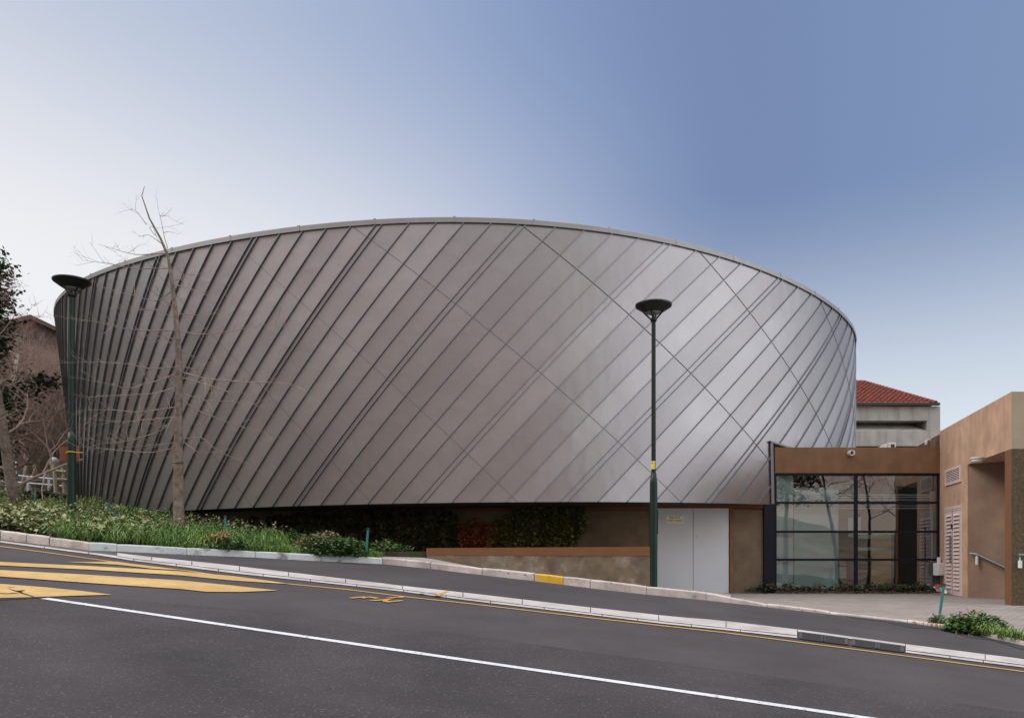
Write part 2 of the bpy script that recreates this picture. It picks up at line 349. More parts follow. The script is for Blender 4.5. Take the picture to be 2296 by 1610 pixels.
# markings: thin sheets on the road
def sheet(name, polys, m, dz=0.008, wear=0.0):
    mb = MB()
    for poly in polys:
        pts = [R(x, y, dz) for x, y in poly]; n = len(pts)
        mb.add(pts, [tuple(range(n-1, -1, -1))] if (pts[1]-pts[0]).cross(pts[2]-pts[0]).z < 0 else [tuple(range(n))])
    return tag(mb.build(name, m), kind='structure')
def line_sheet(name, pts, w, m, dz=0.008, step=40):
    """painted line of real width w along photo points"""
    dense = []
    for (a, b) in zip(pts[:-1], pts[1:]):
        k = max(2, int(abs(b[0]-a[0])/step))
        dense += [(a[0]+(b[0]-a[0])*i/k, a[1]+(b[1]-a[1])*i/k) for i in range(k)]
    dense.append(pts[-1]); c = [R(x, y, dz) for x, y in dense]; L_, R_ = [], []
    for i, p in enumerate(c):
        t = (c[min(i+1, len(c)-1)]-c[max(i-1, 0)]); t.z = 0; t.normalize(); n = Vector((-t.y, t.x, 0))*(w/2*(1+random.uniform(-.05, .05)))
        for lst, q in ((L_, p+n), (R_, p-n)): lst.append(Vector((q.x, q.y, road_h(q.x, q.y)+dz)))
    mb = MB(); mb.grid([R_, L_]); return tag(mb.build(name, m), kind='structure')
line_sheet('white_line', [(100,1340.7),(462,1394),(841,1449.5),(1400,1530),(1960,1611),(2600,1703)], 0.115, WHT, 0.010)
line_sheet('yellow_line', [(-600,1163),(0,1224.3),(110,1239),(260,1260),(419,1279),(523,1294),(620,1306),(778,1321),(905,1336.8),(1047,1352),(1330,1385),(1628,1418),(1948,1459),(2296,1505),(2700,1560)], 0.088, YELT, 0.009)
sheet('yellow_hatching', [
    [(-500,1235),(0,1259.2),(200,1268.5),(407,1280.3),(523,1291),(600,1301),(650,1308.8),(523,1301),(407,1289.5),(200,1276.5),(0,1267),(-500,1243)],
    [(150,1259.9),(262,1258.5),(300,1264),(360,1272),(407,1278),(340,1274),(262,1265)],
    [(-500,1255),(0,1277.3),(177,1286.8),(407,1300.8),(523,1312.2),(623,1323.2),(540,1326.4),(462,1326),(407,1320),(177,1304.7),(0,1291.8),(-500,1264)],
    [(-300,1296),(0,1308.3),(90,1315),(177,1323.6),(251,1332.5),(113,1336.6),(0,1340.2),(-300,1350)]], YEL, 0.0125)
zc_ = lambda l: [(a/5.64, 1192.2+b/5.64) for a, b in l]
sheet('asphalt_crack', [zc_(l) for l in ([(-60,856),(0,848),(200,834),(420,824),(640,814),(640,818),(420,831),(200,842),(0,854),(-60,862)], [(82,703),(150,728),(262,752),(300,772),(430,815),(425,821),(290,782),(250,766),(150,735)], [(190,742),(320,732),(262,758)], [(0,770),(80,776),(180,768),(255,780),(180,775),(80,782),(0,776)], [(262,756),(284,768),(300,776),(262,772),(225,762)], [(110,690),(215,708),(110,694)])], DARK, 0.0165)
z4 = lambda l: [((1300+a/3.8267)/1.71951, (2150+b/3.8267)/1.71951) for a, b in l]
sheet('yellow_spray_marks', [z4(l) for l in (
    [(160,588),(230,594),(430,578),(400,566)], [(345,590),(400,594),(470,578),(430,573)], [(440,576),(470,568),(625,590),(560,598)], [(715,588),(800,594),(900,580),(880,572)],
    [(880,572),(900,582),(985,584),(980,566)], [(455,626),(560,633),(815,613),(760,603)], [(650,624),(720,618),(780,634),(700,648)], [(665,646),(760,653),(985,630),(940,622)])], YELT, 0.013)

# kerb: one long row of dressed stones with joints
KJOINT = [-1200,-1080,-960,-840,-720,-600,-480,-360,-240,-120, 0, 58, 110, 199, 262, 419, 572, 720, 858, 965, 1081, 1198, 1262.01, 1323, 1450, 1583, 1720, 1861, 2035, 2152, 2216, 2296, 2420, 2560, 2700]
mb = MB()
def kerb_stone(x0, x1, mi):
    k = max(2, int((x1-x0)/22)); prof = []
    w, wob = 0.14, random.uniform(-0.008, 0.008)
    rows = []
    for i in range(k+1):
        x = x0+(x1-x0)*i/k; foot, h = kerb_pt(x); a, b = kerb_pt(x-4)[0], kerb_pt(x+4)[0]
        t = (b-a); t.z = 0; t.normalize(); n = Vector((-t.y, t.x, 0)); n = n if n.y > 0 else -n
        e = 0.008 if i in (0, k) else 0.0
        jit = random.uniform(-.004, .004); sink = Vector((0,0,-0.08)); h = h + wob
        b_ = 0.025
        rows.append([foot+sink+n*(e+jit), foot+n*(e+jit)+Vector((0,0,h-b_-e)), foot+n*(b_*.35+e+jit)+Vector((0,0,h-b_*.3-e)), foot+n*(b_+e)+Vector((0,0,h-e)), foot+n*(w-b_)+Vector((0,0,h-e)), foot+n*w+Vector((0,0,h-.02)), foot+n*w+sink])
    for r in (rows[0], rows[-1]): mb.add(r, [tuple(range(len(r)))], 3)
    mb.grid(rows, mi)
for a, b in zip(KJOINT[:-1], KJOINT[1:]):
    mi = 1 if 195 < a < 800 else (2 if abs(a-1198) < 2 else 0)
    kerb_stone(a+0.5, b-0.5, mi)
tag(mb.build('kerb', [KERB, KERBW, KERBY, KERBD]), kind='structure')

# flush gutter of two rows of slabs: (x, top, mid, bottom)
GUT = [(-300,1181.5,1186,1189),(0,1209,1212,1215.5),(199,1234,1238,1241.5),(245,1236.8,1243,1248),(300,1244,1252,1257),(523,1267.5,1278.5,1284.5),(778,1297.8,1307,1311.7),(905,1312.8,1321,1326),(1040,1328,1339,1344.5),(1324,1361.3,1373,1377.8),(1480,1378.7,1391.5,1397),(1628,1391.7,1407,1412),(1790,1411,1424,1430),(2028,1443,1456,1461.5),(2209,1466,1479,1485),(2296,1477,1490,1495.5),(2700,1536,1552,1558)]
def slab_row(mb, k0, k1, joints, dz):
    for a, b in zip(joints[:-1], joints[1:]):
        at_grate = 1788 < (a+b)/2 < 2030
        if at_grate and k0: continue                      # grates sit here
        n = max(2, int((b-a)/30)); g = 0.9; r0, r1 = [], []
        for i in range(n+1):
            x = a+g+(b-a-2*g)*i/n
            yt_ = interp(x, GUT, k0+1); r0.append(R(x, yt_+random.uniform(-.25, .25), dz)); r1.append(R(x, yt_+5 if at_grate else interp(x, GUT, k1+1), dz))
        mb.grid([r1, r0]); 
mb = MB(); bed = [[], []]
for x in np.arange(-300, 2700, 20):
    bed[0].append(R(x, interp(x, GUT, 3)+.6, 0.004)); bed[1].append(R(x, interp(x, GUT, 1)-.3, 0.004))
mb.grid(bed, 1)
slab_row(mb, 0, 1, [262, 340, 430, 537, 647, 775, 902, 1038, 1171, 1324, 1477, 1628, 1788, 2030, 2209, 2360, 2520, 2680], 0.022)
slab_row(mb, 1, 2, [-300, -200, -100, 0, 100, 199, 300, 395, 490, 590, 696, 800, 905, 1000, 1100, 1220, 1350, 1430, 1550, 1660, 1788, 2030, 2130, 2205, 2330, 2450, 2600], 0.012)
tag(mb.build('gutter', [GUTT, KERBD]), kind='structure')
sheet('yellow_spray_marks', [z4(l) for l in ([(1210,524),(1270,528),(1285,516),(1215,514)], [(1425,556),(1475,560),(1655,494),(1590,488)], [(1380,548),(1480,560),(1620,550),(1480,548)])], YELT, 0.027)

# tar patches along the forecourt kerb
mb = MB(); ra, rb = [], []
for x in np.arange(1895, 2380, 12):
    f_, h_ = kerb_pt(x); y0 = interp(x, KERBPX, 1)
    wv = (6+3*math.sin(x*.05)+random.uniform(-1, 1))*min(1, (x-1890)/90)
    ra.append(R(x, y0+wv, 0.006)); rb.append(R(x, y0-.5, 0.006))
mb.grid([ra, rb]); tag(mb.build('tar_strip', TAR), kind='structure')

# planted bank on the left, up to the railing and behind the hall
mb = MB(); rows = []
for d in [0.1, .4, .8, 1.3, 2, 3, 4.5, 6.5, 9, 12, 16, 21, 27, 35]:
    rows.append([bank(x, d) + Vector((0, 0, random.uniform(-.03, .03)-.03)) for x in np.linspace(-1150, 868, 76)])
mb.grid(rows); tag(mb.build('planted_bank', SOIL, smooth=True), kind='structure')
# narrow path behind the kerb, falling towards the doors
YW = 22.6
mb = MB(); r0, r1, r2 = [], [], []
for x in np.linspace(846, 1640, 40):
    k = kerb_top(x); u = (x-CX)/F
    hb = float(np.interp(x, [846, 956, 1100, 1300, 1457, 1640], [-.10, -.13, -.42, -.72, -.98, -1.165]))
    Yb = float(np.interp(x, [846, 1440, 1475, 1640], [19.2, 19.2, YW, YW]))
    r0.append(k+Vector((0, .08, -.012))); r1.append(Vector((u*Yb, Yb, hb))); Y2 = Yb+3; r2.append(Vector((u*Y2, Y2, hb)))
mb.grid([r0, r1, r2]); tag(mb.build('path', PAVE), kind='structure')
# brick forecourt on the right
def brick_mat():
    m = bpy.data.materials.new('paving_bricks'); m.use_nodes = True; nt = m.node_tree; N = nt.nodes.new; L = nt.links.new; b = nt.nodes['Principled BSDF']
    geo = N('ShaderNodeNewGeometry'); br = N('ShaderNodeTexBrick'); L(geo.outputs['Position'], br.inputs['Vector'])
    br.inputs['Scale'].default_value = 1.0; br.inputs['Brick Width'].default_value = .22; br.inputs['Row Height'].default_value = .11; br.inputs['Mortar Size'].default_value = .007
    br.inputs['Color1'].default_value = (.29, .255, .235, 1); br.inputs['Color2'].default_value = (.225, .195, .18, 1); br.inputs['Mortar'].default_value = (.10, .085, .075, 1)
    n = N('ShaderNodeTexNoise'); n.inputs['Scale'].default_value = 1.7; n.inputs['Detail'].default_value = 5; L(geo.outputs['Position'], n.inputs['Vector'])
    r = N('ShaderNodeValToRGB'); L(n.outputs['Fac'], r.inputs[0]); r.color_ramp.elements[0].color = (.7, .68, .66, 1); r.color_ramp.elements[1].color = (1.2, 1.18, 1.15, 1)
    mx = N('ShaderNodeMix'); mx.data_type = 'RGBA'; mx.blend_type = 'MULTIPLY'; mx.inputs[0].default_value = 1; L(br.outputs['Color'], mx.inputs[6]); L(r.outputs[0], mx.inputs[7])
    L(mx.outputs[2], b.inputs['Base Color']); b.inputs['Roughness'].default_value = .9
    bp = N('ShaderNodeBump'); bp.inputs['Strength'].default_value = .5; bp.inputs['Distance'].default_value = .02; bp.invert = True; L(br.outputs['Fac'], bp.inputs['Height']); L(bp.outputs[0], b.inputs['Normal'])
    return m
BRICK = brick_mat()
mb = MB(); rows = [[], [], []]
def court_h(X, Y): return -1.14 - 0.02*max(0, (X-9))
for x in np.linspace(1596, 2900, 50):
    k = kerb_top(x); u = (x-CX)/F
    Yb = 24.0; Ym = float(np.interp(x, [1596, 1700, 2296, 2900], [20, 19.5, 16.6, 15.5]))
    hm = float(np.interp(x, [1596, 1700, 2296, 2900], [-1.13, -1.12, -1.13, -1.5]))
    rows[0].append(k+Vector((0, .1, -.012))); rows[1].append(Vector((u*Ym, Ym, hm))); rows[2].append(Vector((u*Yb, Yb, -1.155)))
mb.grid(rows); tag(mb.build('forecourt_paving', BRICK), kind='structure')

# ------------------------------------------------------------------ the metal-clad hall
PT = [-2.0317, 35.234, 15.8102, 15.1809, 0.0039, 8.2, -0.0121, -0.0146, 0.0144, -0.008, 0.0424, 0.0708, 0.1131]
PB = [-1.5485, 34.2602, 14.9606, 14.4627, -0.0003, 1.2412, 0.0132]
def rim(p, deg):
    th = math.radians(deg); x, y = p[2]*math.cos(th), p[3]*math.sin(th); cr, sr = math.cos(p[4]), math.sin(p[4])
    X, Y = p[0]+x*cr-y*sr, p[1]+x*sr+y*cr; H = p[5]+p[6]*X
    for k, q in enumerate(p[7:]): H += q*(math.cos if k % 2 == 0 else math.sin)((k//2+2)*th)
    return Vector((X, Y, H))
FASC_H = 0.135
def skin(tb, tt, t, out=0.0):
    """point on the skin: foot at angle tb on the lower rim, head at angle tt on the upper rim"""
    th = tb+(tt-tb)*t
    a = rim(PB, th); b = rim(PT, th) - Vector((0, 0, FASC_H))
    p = a.lerp(b, t)
    if out:
        n = Vector((p.x-PT[0], p.y-PT[1], 0)).normalized(); dz = (b-a); tn = Vector((-n.y, n.x, 0)); n = tn.cross(dz).normalized()
        n = n if n.y*(p.y-PT[1])+n.x*(p.x-PT[0]) > 0 else -n
        p = p+n*out
    return p
kB = [165, 175, 184.6, 194.2, 203.3, 212.6, 221.98, 231.68, 242.75, 254.47, 266.94, 280.67, 296.53, 314, 332.5, 351, 369.5, 388, 406]
kT = [183, 193, 203.5, 211.5, 219.5, 229.3, 240.76, 252.66, 264.78, 277.74, 292.27, 307.86, 323.5, 340.5, 358, 376, 394, 412, 430]
FR = [0, .047] + [.047+.953*j/5 for j in range(1, 5)]
seams = []
for k in range(len(kB)-1):
    for fr in FR: seams.append((kB[k]+fr*(kB[k+1]-kB[k]), kT[k]+fr*(kT[k+1]-kT[k])))
CROSS = [(210,227),(219,238),(228.6,250),(239,262.7),(250.3,276.5),(262.6,293.6),(278,312.5),(296.4,331),(316.8,352),(337,375)]
hall = thing('metal_clad_hall', rim(PB, 270)*1.0, 'large oval hall clad in slanting grey metal strips, wider at the top', 'building')
bm = bmesh.new(); tl = bm.faces.layers.float.new('tone')
NT = 44
def skin_strip(s0, s1, idx):
    nx = max(1, int((s1[0]-s0[0])/0.9)); prev = None; tones = {}
    for i in range(NT+1):
        t = i/NT
        row = [bm.verts.new(skin(s0[0]+(s1[0]-s0[0])*j/nx, s0[1]+(s1[1]-s0[1])*j/nx, t)) for j in range(nx+1)]
        if prev:
            th = (s0[0]+s1[0])/2+((s0[1]+s1[1])/2-(s0[0]+s1[0])/2)*t
            pid = 0
            if pid not in tones: tones[pid] = random.choice((.2, .4, .5, .6, .9))
            for j in range(nx):
                f = bm.faces.new((prev[j], prev[j+1], row[j+1], row[j])); f[tl] = tones[pid]; f.smooth = True; f.material_index = 0
        prev = row
def batten(path_fn, w, h, mi, n=48, t0=0.0, t1=1.0):
    """raised rib following the skin"""
    prev = None
    for i in range(n+1):
        t = t0+(t1-t0)*i/n; p0 = path_fn(t, 0.0); p1 = path_fn(t, h); q = path_fn(min(1, t+.01), 0.0) - path_fn(max(0, t-.01), 0.0)
        nn = (p1-p0).normalized(); side = q.cross(nn).normalized()*(w/2)
        row = [bm.verts.new(v) for v in (p0-side-nn*.01, p1-side, p1+side, p0+side-nn*.01)]
        if prev:
            for a in range(3): f = bm.faces.new((prev[a], row[a], row[a+1], prev[a+1])); f.material_index = mi; f[tl] = .5
        else: bm.faces.new(row[::-1]).material_index = mi
        prev = row
    bm.faces.new(prev).material_index = mi
for i in range(len(seams)-1): skin_strip(seams[i], seams[i+1], i)
for s in seams: batten(lambda t, o, s=s: skin(s[0], s[1], t, o), 0.020, 0.042, 1)
for tt, tb in CROSS: batten(lambda t, o, tt=tt, tb=tb: skin(tb, tt, t, o), *((0.013, 0.005, 3) if tt < 252 else (0.017, 0.005, 3) if tt < 266 else (0.020, 0.006, 2)))
# opening where the entrance building meets the skin: cut by two planes
XC = P(1735, 1131, 22.5).x; HC = P(1735, 990, 22.6).z; SL = -0.135
pl2n = Vector((SL, 0, -1)).normalized()
for co, no in (((XC, 0, 0), (1, 0, 0)), ((XC, 0, HC), tuple(Vector((-SL, 0, 1)).normalized()))):
    g = [f for f in bm.faces if max(v.co.y for v in f.verts) < 34 and max(v.co.x for v in f.verts) > XC-1]
    geom = list({e for f in g for e in f.edges}) + list({v for f in g for v in f.verts}) + g
    bmesh.ops.bisect_plane(bm, geom=geom, plane_co=co, plane_no=no, dist=1e-5)
kill = [f for f in bm.faces if (c := f.calc_center_median()).x > XC and c.z < HC+SL*(c.x-XC) and c.y < 34]
bmesh.ops.delete(bm, geom=kill, context='FACES')
me = bpy.data.meshes.new('cladding'); off = hall.location
for v in bm.verts: v.co -= off
bm.to_mesh(me); bm.free()
for m in (ZINC, SEAM, SEAMD, mat('zinc_joint_tight', (.17, .165, .17), rough=.45, metal=.9)): me.materials.append(m)
clad = bpy.data.objects.new('cladding', me); COL.objects.link(clad); clad.parent = hall
# fascia at the rim, roof, soffit
mb = MB(); N_ = 300
pr = []
for i in range(N_+1):
    th = 150+ (460-150)*i/N_; p = rim(PT, th); n = Vector((math.cos(math.radians(th)), math.sin(math.radians(th)), 0))
    pr.append([p-Vector((0,0,FASC_H))-n*.03, p-Vector((0,0,FASC_H))+n*.05, p+n*.05-Vector((0,0,.015)), p+n*.035, p-n*.18, p-n*.18-Vector((0,0,.3))])
mb.grid(pr)
for i in range(6, N_-4, 7):
    th = 150+(460-150)*i/N_
    def fp(th, o, z): 
        p = rim(PT, th); n = Vector((math.cos(math.radians(th)), math.sin(math.radians(th)), 0)); return p+n*o+Vector((0,0,z))
    a, b = th-.10, th+.10
    mb.add([fp(a,.045,-FASC_H), fp(b,.045,-FASC_H), fp(b,.045,.004), fp(a,.045,.004), fp(a,.056,-FASC_H), fp(b,.056,-FASC_H), fp(b,.056,.010), fp(a,.056,.010), fp(a,-.1,.010), fp(b,-.1,.010)], [(4,5,6,7),(0,4,7,3),(1,2,6,5),(6,9,8,7)], 0)
mb.build('fascia', FASC, hall, smooth=False)
mb = MB(); ring = [rim(PT, 360*i/96) - Vector((0,0,.2)) for i in range(96)]; ring = [Vector((p.x*.99+PT[0]*.01, p.y*.99+PT[1]*.01, p.z)) for p in ring]
mb.add(ring, [tuple(range(96))]); mb.build('roof', CONC, hall)
mb = MB(); ring = [rim(PB, 360*i/96) + Vector((0,0,.012)) for i in range(96)]; mb.add([Vector((p.x*.996+PB[0]*.004, p.y*.996+PB[1]*.004, p.z)) for p in ring], [tuple(range(95, -1, -1))])
mb.build('soffit', mat('dark_soffit', (.06, .05, .045), rough=.95), hall)
# metal flashing round the opening
def skin_at(X, H):
    t = (H-1.3)/6.8; lo, hi = 270.0, 340.0
    for _ in range(40):
        m_ = (lo+hi)/2
        if skin(m_, m_, t).x < X: lo = m_
        else: hi = m_
    return skin(lo, lo, t)
mb = MB()
col_ = [skin_at(XC, h) for h in np.linspace(1.32, HC, 12)]
mb.grid([[p+Vector((-.05, -.09, 0)) for p in col_], [p+Vector((.03, -.09, 0)) for p in col_], [p+Vector((.03, .45, 0)) for p in col_]])
mb.grid([[p+Vector((-.05, .05, 0)) for p in col_], [p+Vector((-.05, -.09, 0)) for p in col_]])
top_ = [skin_at(XC+dx, HC+SL*dx) for dx in np.linspace(-.05, 2.2, 14)]
mb.grid([[p+Vector((0, -.09, .03)) for p in top_], [p+Vector((0, -.09, -.015)) for p in top_]])
mb.grid([[p+Vector((0, .05, .03)) for p in top_], [p+Vector((0, -.09, .03)) for p in top_]])
mb.build('flashing', mat('flashing_metal', (.20, .20, .215), rough=.5, metal=.7), hall)
# ground-floor wall under the overhang
xL, xR = -9.2, P(1714, 1200, YW).x
DX0, DX1 = P(1470, 1200, YW).x, P(1634, 1200, YW).x
zt = 1.5; zl = P(0, 1138, YW).z
mb = MB()
mb.box((xL, YW, -1.6), (DX0-.06, YW+.4, zl-.10)); mb.box((DX1+.10, YW+.03, -1.6), (xR, YW+.4, zl-.04))
mb.box((DX0-.06, YW+.25, -1.6), (DX1+.10, YW+.4, zl-.05)); mb.build('wall', BASEW, hall)
mb = MB(); mb.box((xL, YW-.05, zl-.10), (DX0-.06, YW+.4, zt)); mb.box((DX0-.06, YW-.05, zl-.02), (xR, YW+.4, zt)); mb.build('lintel', CAPB, hall)
mb = MB(); 
mb.box((DX0-.16, YW-.03, -1.6), (DX0-.06, YW+.3, zl-.10)); mb.build('door_jamb', PLAST, hall)
mb = MB(); mb.box((DX1+.02, YW-.04, -1.6), (DX1+.13, YW+.3, zl-.02)); mb.build('door_jamb', PLAST, hall)
XM = P(1554, 1200, YW).x
for x0, x1 in ((DX0, XM-.006), (XM+.006, DX1)):
    mb = MB(); mb.bevbox((x0, YW-.01, P(0, 1333, YW).z), (x1, YW+.05, P(0, 1137.5, YW).z), .006); dr = mb.build('door', DOORW, hall)
    if x0 == DX0:
        a, b = P(1494, 1155, YW-.012), P(1530.5, 1173, YW-.012)
        mb = MB(); mb.bevbox((a.x, YW-.028, b.z), (b.x, YW-.011, a.z), .004); sg = mb.build('sign', mat('sign_cream', (.92, .92, .66), rough=.5), dr)
        mb = MB(); e = .012
        for q in (((a.x+e, YW-.0295, a.z-.022), (b.x-e, YW-.0285, a.z-.017)), ((a.x+e, YW-.0295, b.z+.017), (b.x-e, YW-.0285, b.z+.022))): mb.box(*q)
        mb.build('sign_border', mat('sign_grey', (.20, .21, .15), rough=.5), dr)
        for txt, yy in (('FIRE EXIT', 1160.6), ('KEEP CLEAR', 1166.9)):
            c = P((1494+1530.5)/2, yy, YW); text_part('lettering', txt, .074 if txt[0] == 'F' else .0735, (c.x, YW-.031, c.z), (math.pi/2, 0, 0), mat('sign_text', (.03, .015, .015), rough=.6), dr)
    else:
        mb = MB(); c = P(1562, 1203, YW); mb.bevbox((c.x-.03, YW-.016, c.z-.010), (c.x+.01, YW-.009, c.z+.008), .002); mb.build('keyhole', STEEL, dr)
        for yy in np.linspace(1160, 1318, 5):
            c = P(1633.4, yy, YW); mb = MB(); mb.tube([(c.x+.012, YW-.02, c.z-.06), (c.x+.012, YW-.02, c.z+.06)], .012, 6); mb.build('hinge', STEEL, dr)
# retaining wall with a terracotta band
rw = thing('retaining_wall', P(1200, 1260, 19.2), 'low stained concrete retaining wall with a terracotta top band beside the kerb', 'wall')
YR = 19.2
a, b = P(956, 1228.5, YR), P(1459, 1225.5, YR); th_ = .28
mb = MB(); zc = P(0, 1246, YR).z
mb.prism([(a.x, YR-.012), (b.x, YR-.012), (b.x, YR+th_), (a.x, YR+th_)], [zc+.02, zc, zc, zc+.02], [a.z, b.z, b.z, a.z]); mb.build('cap', CAPB, rw)
mb = MB(); mb.prism([(a.x+.015, YR), (b.x-.01, YR), (b.x-.01, YR+th_-.02), (a.x+.015, YR+th_-.02)], [-.6, -1.5, -1.5, -.6], [zc+.019, zc-.001, zc-.001, zc+.019]); mb.build('wall', RETW, rw)
mb = MB(); mb.box((b.x-.27, YR+th_, -1.6), (b.x-.01, YW-.05, b.z-.02)); mb.build('return_wall', RETW, rw)
# soil of the planter behind it
mb = MB(); mb.box((a.x-6, YR+th_, -.6), (b.x-.28, YW, .02)); tag(mb.build('planter_soil', SOIL), kind='structure')

# ------------------------------------------------------------------ entrance pavilion
YG = 22.75
pv = thing('entrance_pavilion', P(1920, 1325, YG), 'low entrance with dark framed glazing under a plain brown beam', 'building')
bl, br_ = P(1737.5, 1003, YG-.05), P(2107, 1060.5, YG-.05)
mb = MB(); mb.box((bl.x, YG-.05, br_.z), (br_.x+.02, YG+.3, bl.z)); mb.build('beam', PLAST, pv)
mb = MB(); mb.box((bl.x, YG+2.4, br_.z+.3), (br_.x-.02, YG+9, bl.z-.1)); mb.build('roof', CONC, pv)
mb = MB(); mb.quad((bl.x, YG+.3, bl.z-.15), (br_.x-.02, YG+.3, bl.z-.15), (br_.x-.02, YG+2.4, bl.z-.15), (bl.x, YG+2.4, bl.z-.15)); mb.build('added_rooflight', GLASS, pv)  # glazed roof opening added to bring daylight onto the screens inside
c = P(1904, 1017, YG); mb = MB()
ri, ro = .058, .078; n = 20; sp = []
mb.lathe((0,0,0), [(ri, -.4), (ri, 0), (ro, 0), (ro, -.4)], n); mb.v = [(c.x+v[0], YG-.05-.16-v[2] - 0.0, c.z+v[1]) for v in mb.v]
mb.build('drain_spout', WPL, pv, smooth=False)
a, b = P(1713.5, 1131, YW-.1), P(1736, 1318, YW-.1); mb = MB(); mb.bevbox((a.x, YW-.1, b.z-.2), (b.x, YG+.1, P(0,1133,YW).z), .008); mb.build('column', NAVY, pv)
gx = [1737, 1918.5, 2105]; gy = [1061, 1127, 1192, 1254.5, 1320]
gw = .09
for x, w in zip(gx, (.09, .10, .11)):
    mb = MB(); p = P(x, 0, YG); mb.box((p.x-w/2, YG-.03, P(0,1324,YG).z), (p.x+w/2, YG+.06, P(0,1060.4,YG).z-.003)); mb.build('mullion', NAVY, pv)
for k, y in enumerate(gy[:4]):
    z = P(0, y, YG).z; w = .065 if k else .09
    mb = MB(); mb.box((P(1737,0,YG).x+.051, YG-.026, z-w/2-(.03 if k == 0 else 0)), (P(2105,0,YG).x-.061, YG+.05, z+w/2-(.03 if k == 0 else 0)-.003*(k==0))); mb.build('transom', NAVY, pv)
for i in range(2):
    for k in range(4):
        x0, x1 = P(gx[i],0,YG).x, P(gx[i+1],0,YG).x; z1, z0 = P(0,gy[k],YG).z, P(0,gy[k+1],YG).z
        mb = MB(); mb.quad((x0, YG+.01, z0), (x1, YG+.01, z0), (x1, YG+.01, z1), (x0, YG+.01, z1)); mb.build('window_pane', GLASS, pv)
# room inside
x0, x1 = P(1737,0,YG).x, P(2105,0,YG).x
mb = MB(); mb.box((x0-.3, YG+.2, -1.35), (x1+.3, 30, -1.16)); mb.build('floor', INT_D, pv)
mb = MB(); mb.box((x0-.3, 29.6, -1.16), (x1+2.3, 29.9, 2.3)); mb.box((x0-.5, YG+.3, -1.16), (x0-.3, 29.6, 2.3)); mb.box((x1+.05, YG+.35, -1.16), (x1+.15, 29.6, 2.3)); mb.build('inner_wall', INT_D, pv)
def inside(name, px0, py0, px1, py1, Y, dep, m, label, cat):
    a, b = P(px0, py0, Y), P(px1, py1, Y); mb = MB(); mb.bevbox((a.x, Y, b.z), (b.x, Y+dep, a.z), min(.01, dep*.2)); return mb
t = thing('frosted_screen', P(1800, 1318, YG+.9), 'pale frosted screen standing behind the left half of the entrance glass', 'screen')
inside('panel', 1736, 1060, 1779, 1320, YG+.2, .05, FROST, 0, 0).build('side_panel', mat('frost_light', (.86, .93, .93), rough=.6), t)
inside('panel', 1780, 1098, 1880, 1320, YG+.45, .05, FROST, 0, 0).build('panel', FROST, t)
t = thing('slatted_blind', P(1930, 1110, YG+.5), 'row of white horizontal blind slats behind the upper entrance glass', 'blind')
for yy in (1108, 1113, 1119, 1125, 1132, 1138):
    inside('slat', 1781, yy, 2086, yy+2.6, YG+.16, .05, 0, 0, 0).build('slat', mat('blind_slat', (.75, .80, .80), rough=.5), t)
t = thing('interior_door', P(1978, 1318, 25), 'orange timber door with two pale push bars inside the entrance', 'door')
mb = inside('leaf', 1952, 1196, 1999, 1318, 25, .06, 0, 0, 0); mb.build('door_leaf', ORWD, t)
for q in ((1925, 1200, 1998, 1208), (1921.5, 1227, 1990, 1234)): inside('bar', *q, 24.4, .06, 0, 0, 0).build('push_bar', mat('bar_grey', (.42, .46, .47), rough=.4), t)
inside('frame', 1999.5, 1150, 2010, 1318, 25.0, .1, 0, 0, 0).build('door_frame', INT_D, t)
mb = inside('poster', 1902, 1161, 1913.6, 1203, YG+.06, .008, 0, 0, 0); o = mb.build('notice', mat('notice_paper', (.60, .68, .60), rough=.7, var=.2, scale=8)); tag(o, 'pale notice taped inside the glass left of the central mullion', 'notice')
mb = inside('poster', 1923.5, 1159, 1930, 1198, YG+.06, .008, 0, 0, 0); o = mb.build('notice', MATS['notice_paper']); tag(o, 'narrow pale notice taped inside the glass right of the central mullion', 'notice')
inside('post', 2087, 1101, 2099, 1318, YG+.3, .06, 0, 0, 0)
o = inside('post', 2087, 1101, 2099, 1318, YG+.3, .06, 0, 0, 0).build('white_post', mat('frost_light', (1,1,1))); tag(o, 'white upright post inside the right end of the entrance glass', 'post')
t = thing('hanging_streamer', P(1871, 1140, YG+.7), 'thin white paper streamer with a red and white bag hanging behind the glass', 'streamer')
mb = MB(); pts = [P(x, y, YG+.6) for x, y in ((1866, 1140), (1869, 1165), (1873, 1192), (1875.5, 1225), (1877, 1254), (1878, 1285))]
mb.tube(pts, [.03, .035, .04, .04, .045, .05], 6); mb.build('strip', WPL, t)
mb = inside('bag', 1874, 1258, 1897, 1270, YG+.5, .10, 0, 0, 0); mb.build('red_top', mat('faded_red', (.40, .10, .13), rough=.6), t)
mb = inside('bag', 1873, 1270.5, 1898, 1296, YG+.49, .13, 0, 0, 0); mb.build('bag', WPL, t)

# ------------------------------------------------------------------ rendered wing on the right
C0 = Vector((.533*22.7, 22.7, 0)); WD = Vector((.262, 1, 0))
def wall_s(x): u = (x-CX)/F; return (C0.x-u*C0.y)/(u-.262)
def WP(x, y, out=0.0):
    s = wall_s(x); q = C0+WD*s; n = Vector((-1, .262, 0)).normalized(); return Vector((q.x, q.y, (HY-y)/F*q.y))+n*out
C1 = C0+WD*wall_s(2268); TOPH = 3.415; BOTH = 2.2
wg = thing('rendered_wing', (C1.x, C1.y, -1.1), 'peach rendered building wing with open corner porch at the right edge', 'building')
DX = Vector((6.5, 0, 0)); So = C0+WD*wall_s(2169.5); Sc = C0+WD*wall_s(2253)
xy = lambda v: (v.x, v.y)
back = C0+WD*18
mb = MB(); mb.prism([xy(So), xy(So+DX*.03), xy(back+DX*.03), xy(back)], -1.5, BOTH, 0); mb.build('wall', PEACH, wg)
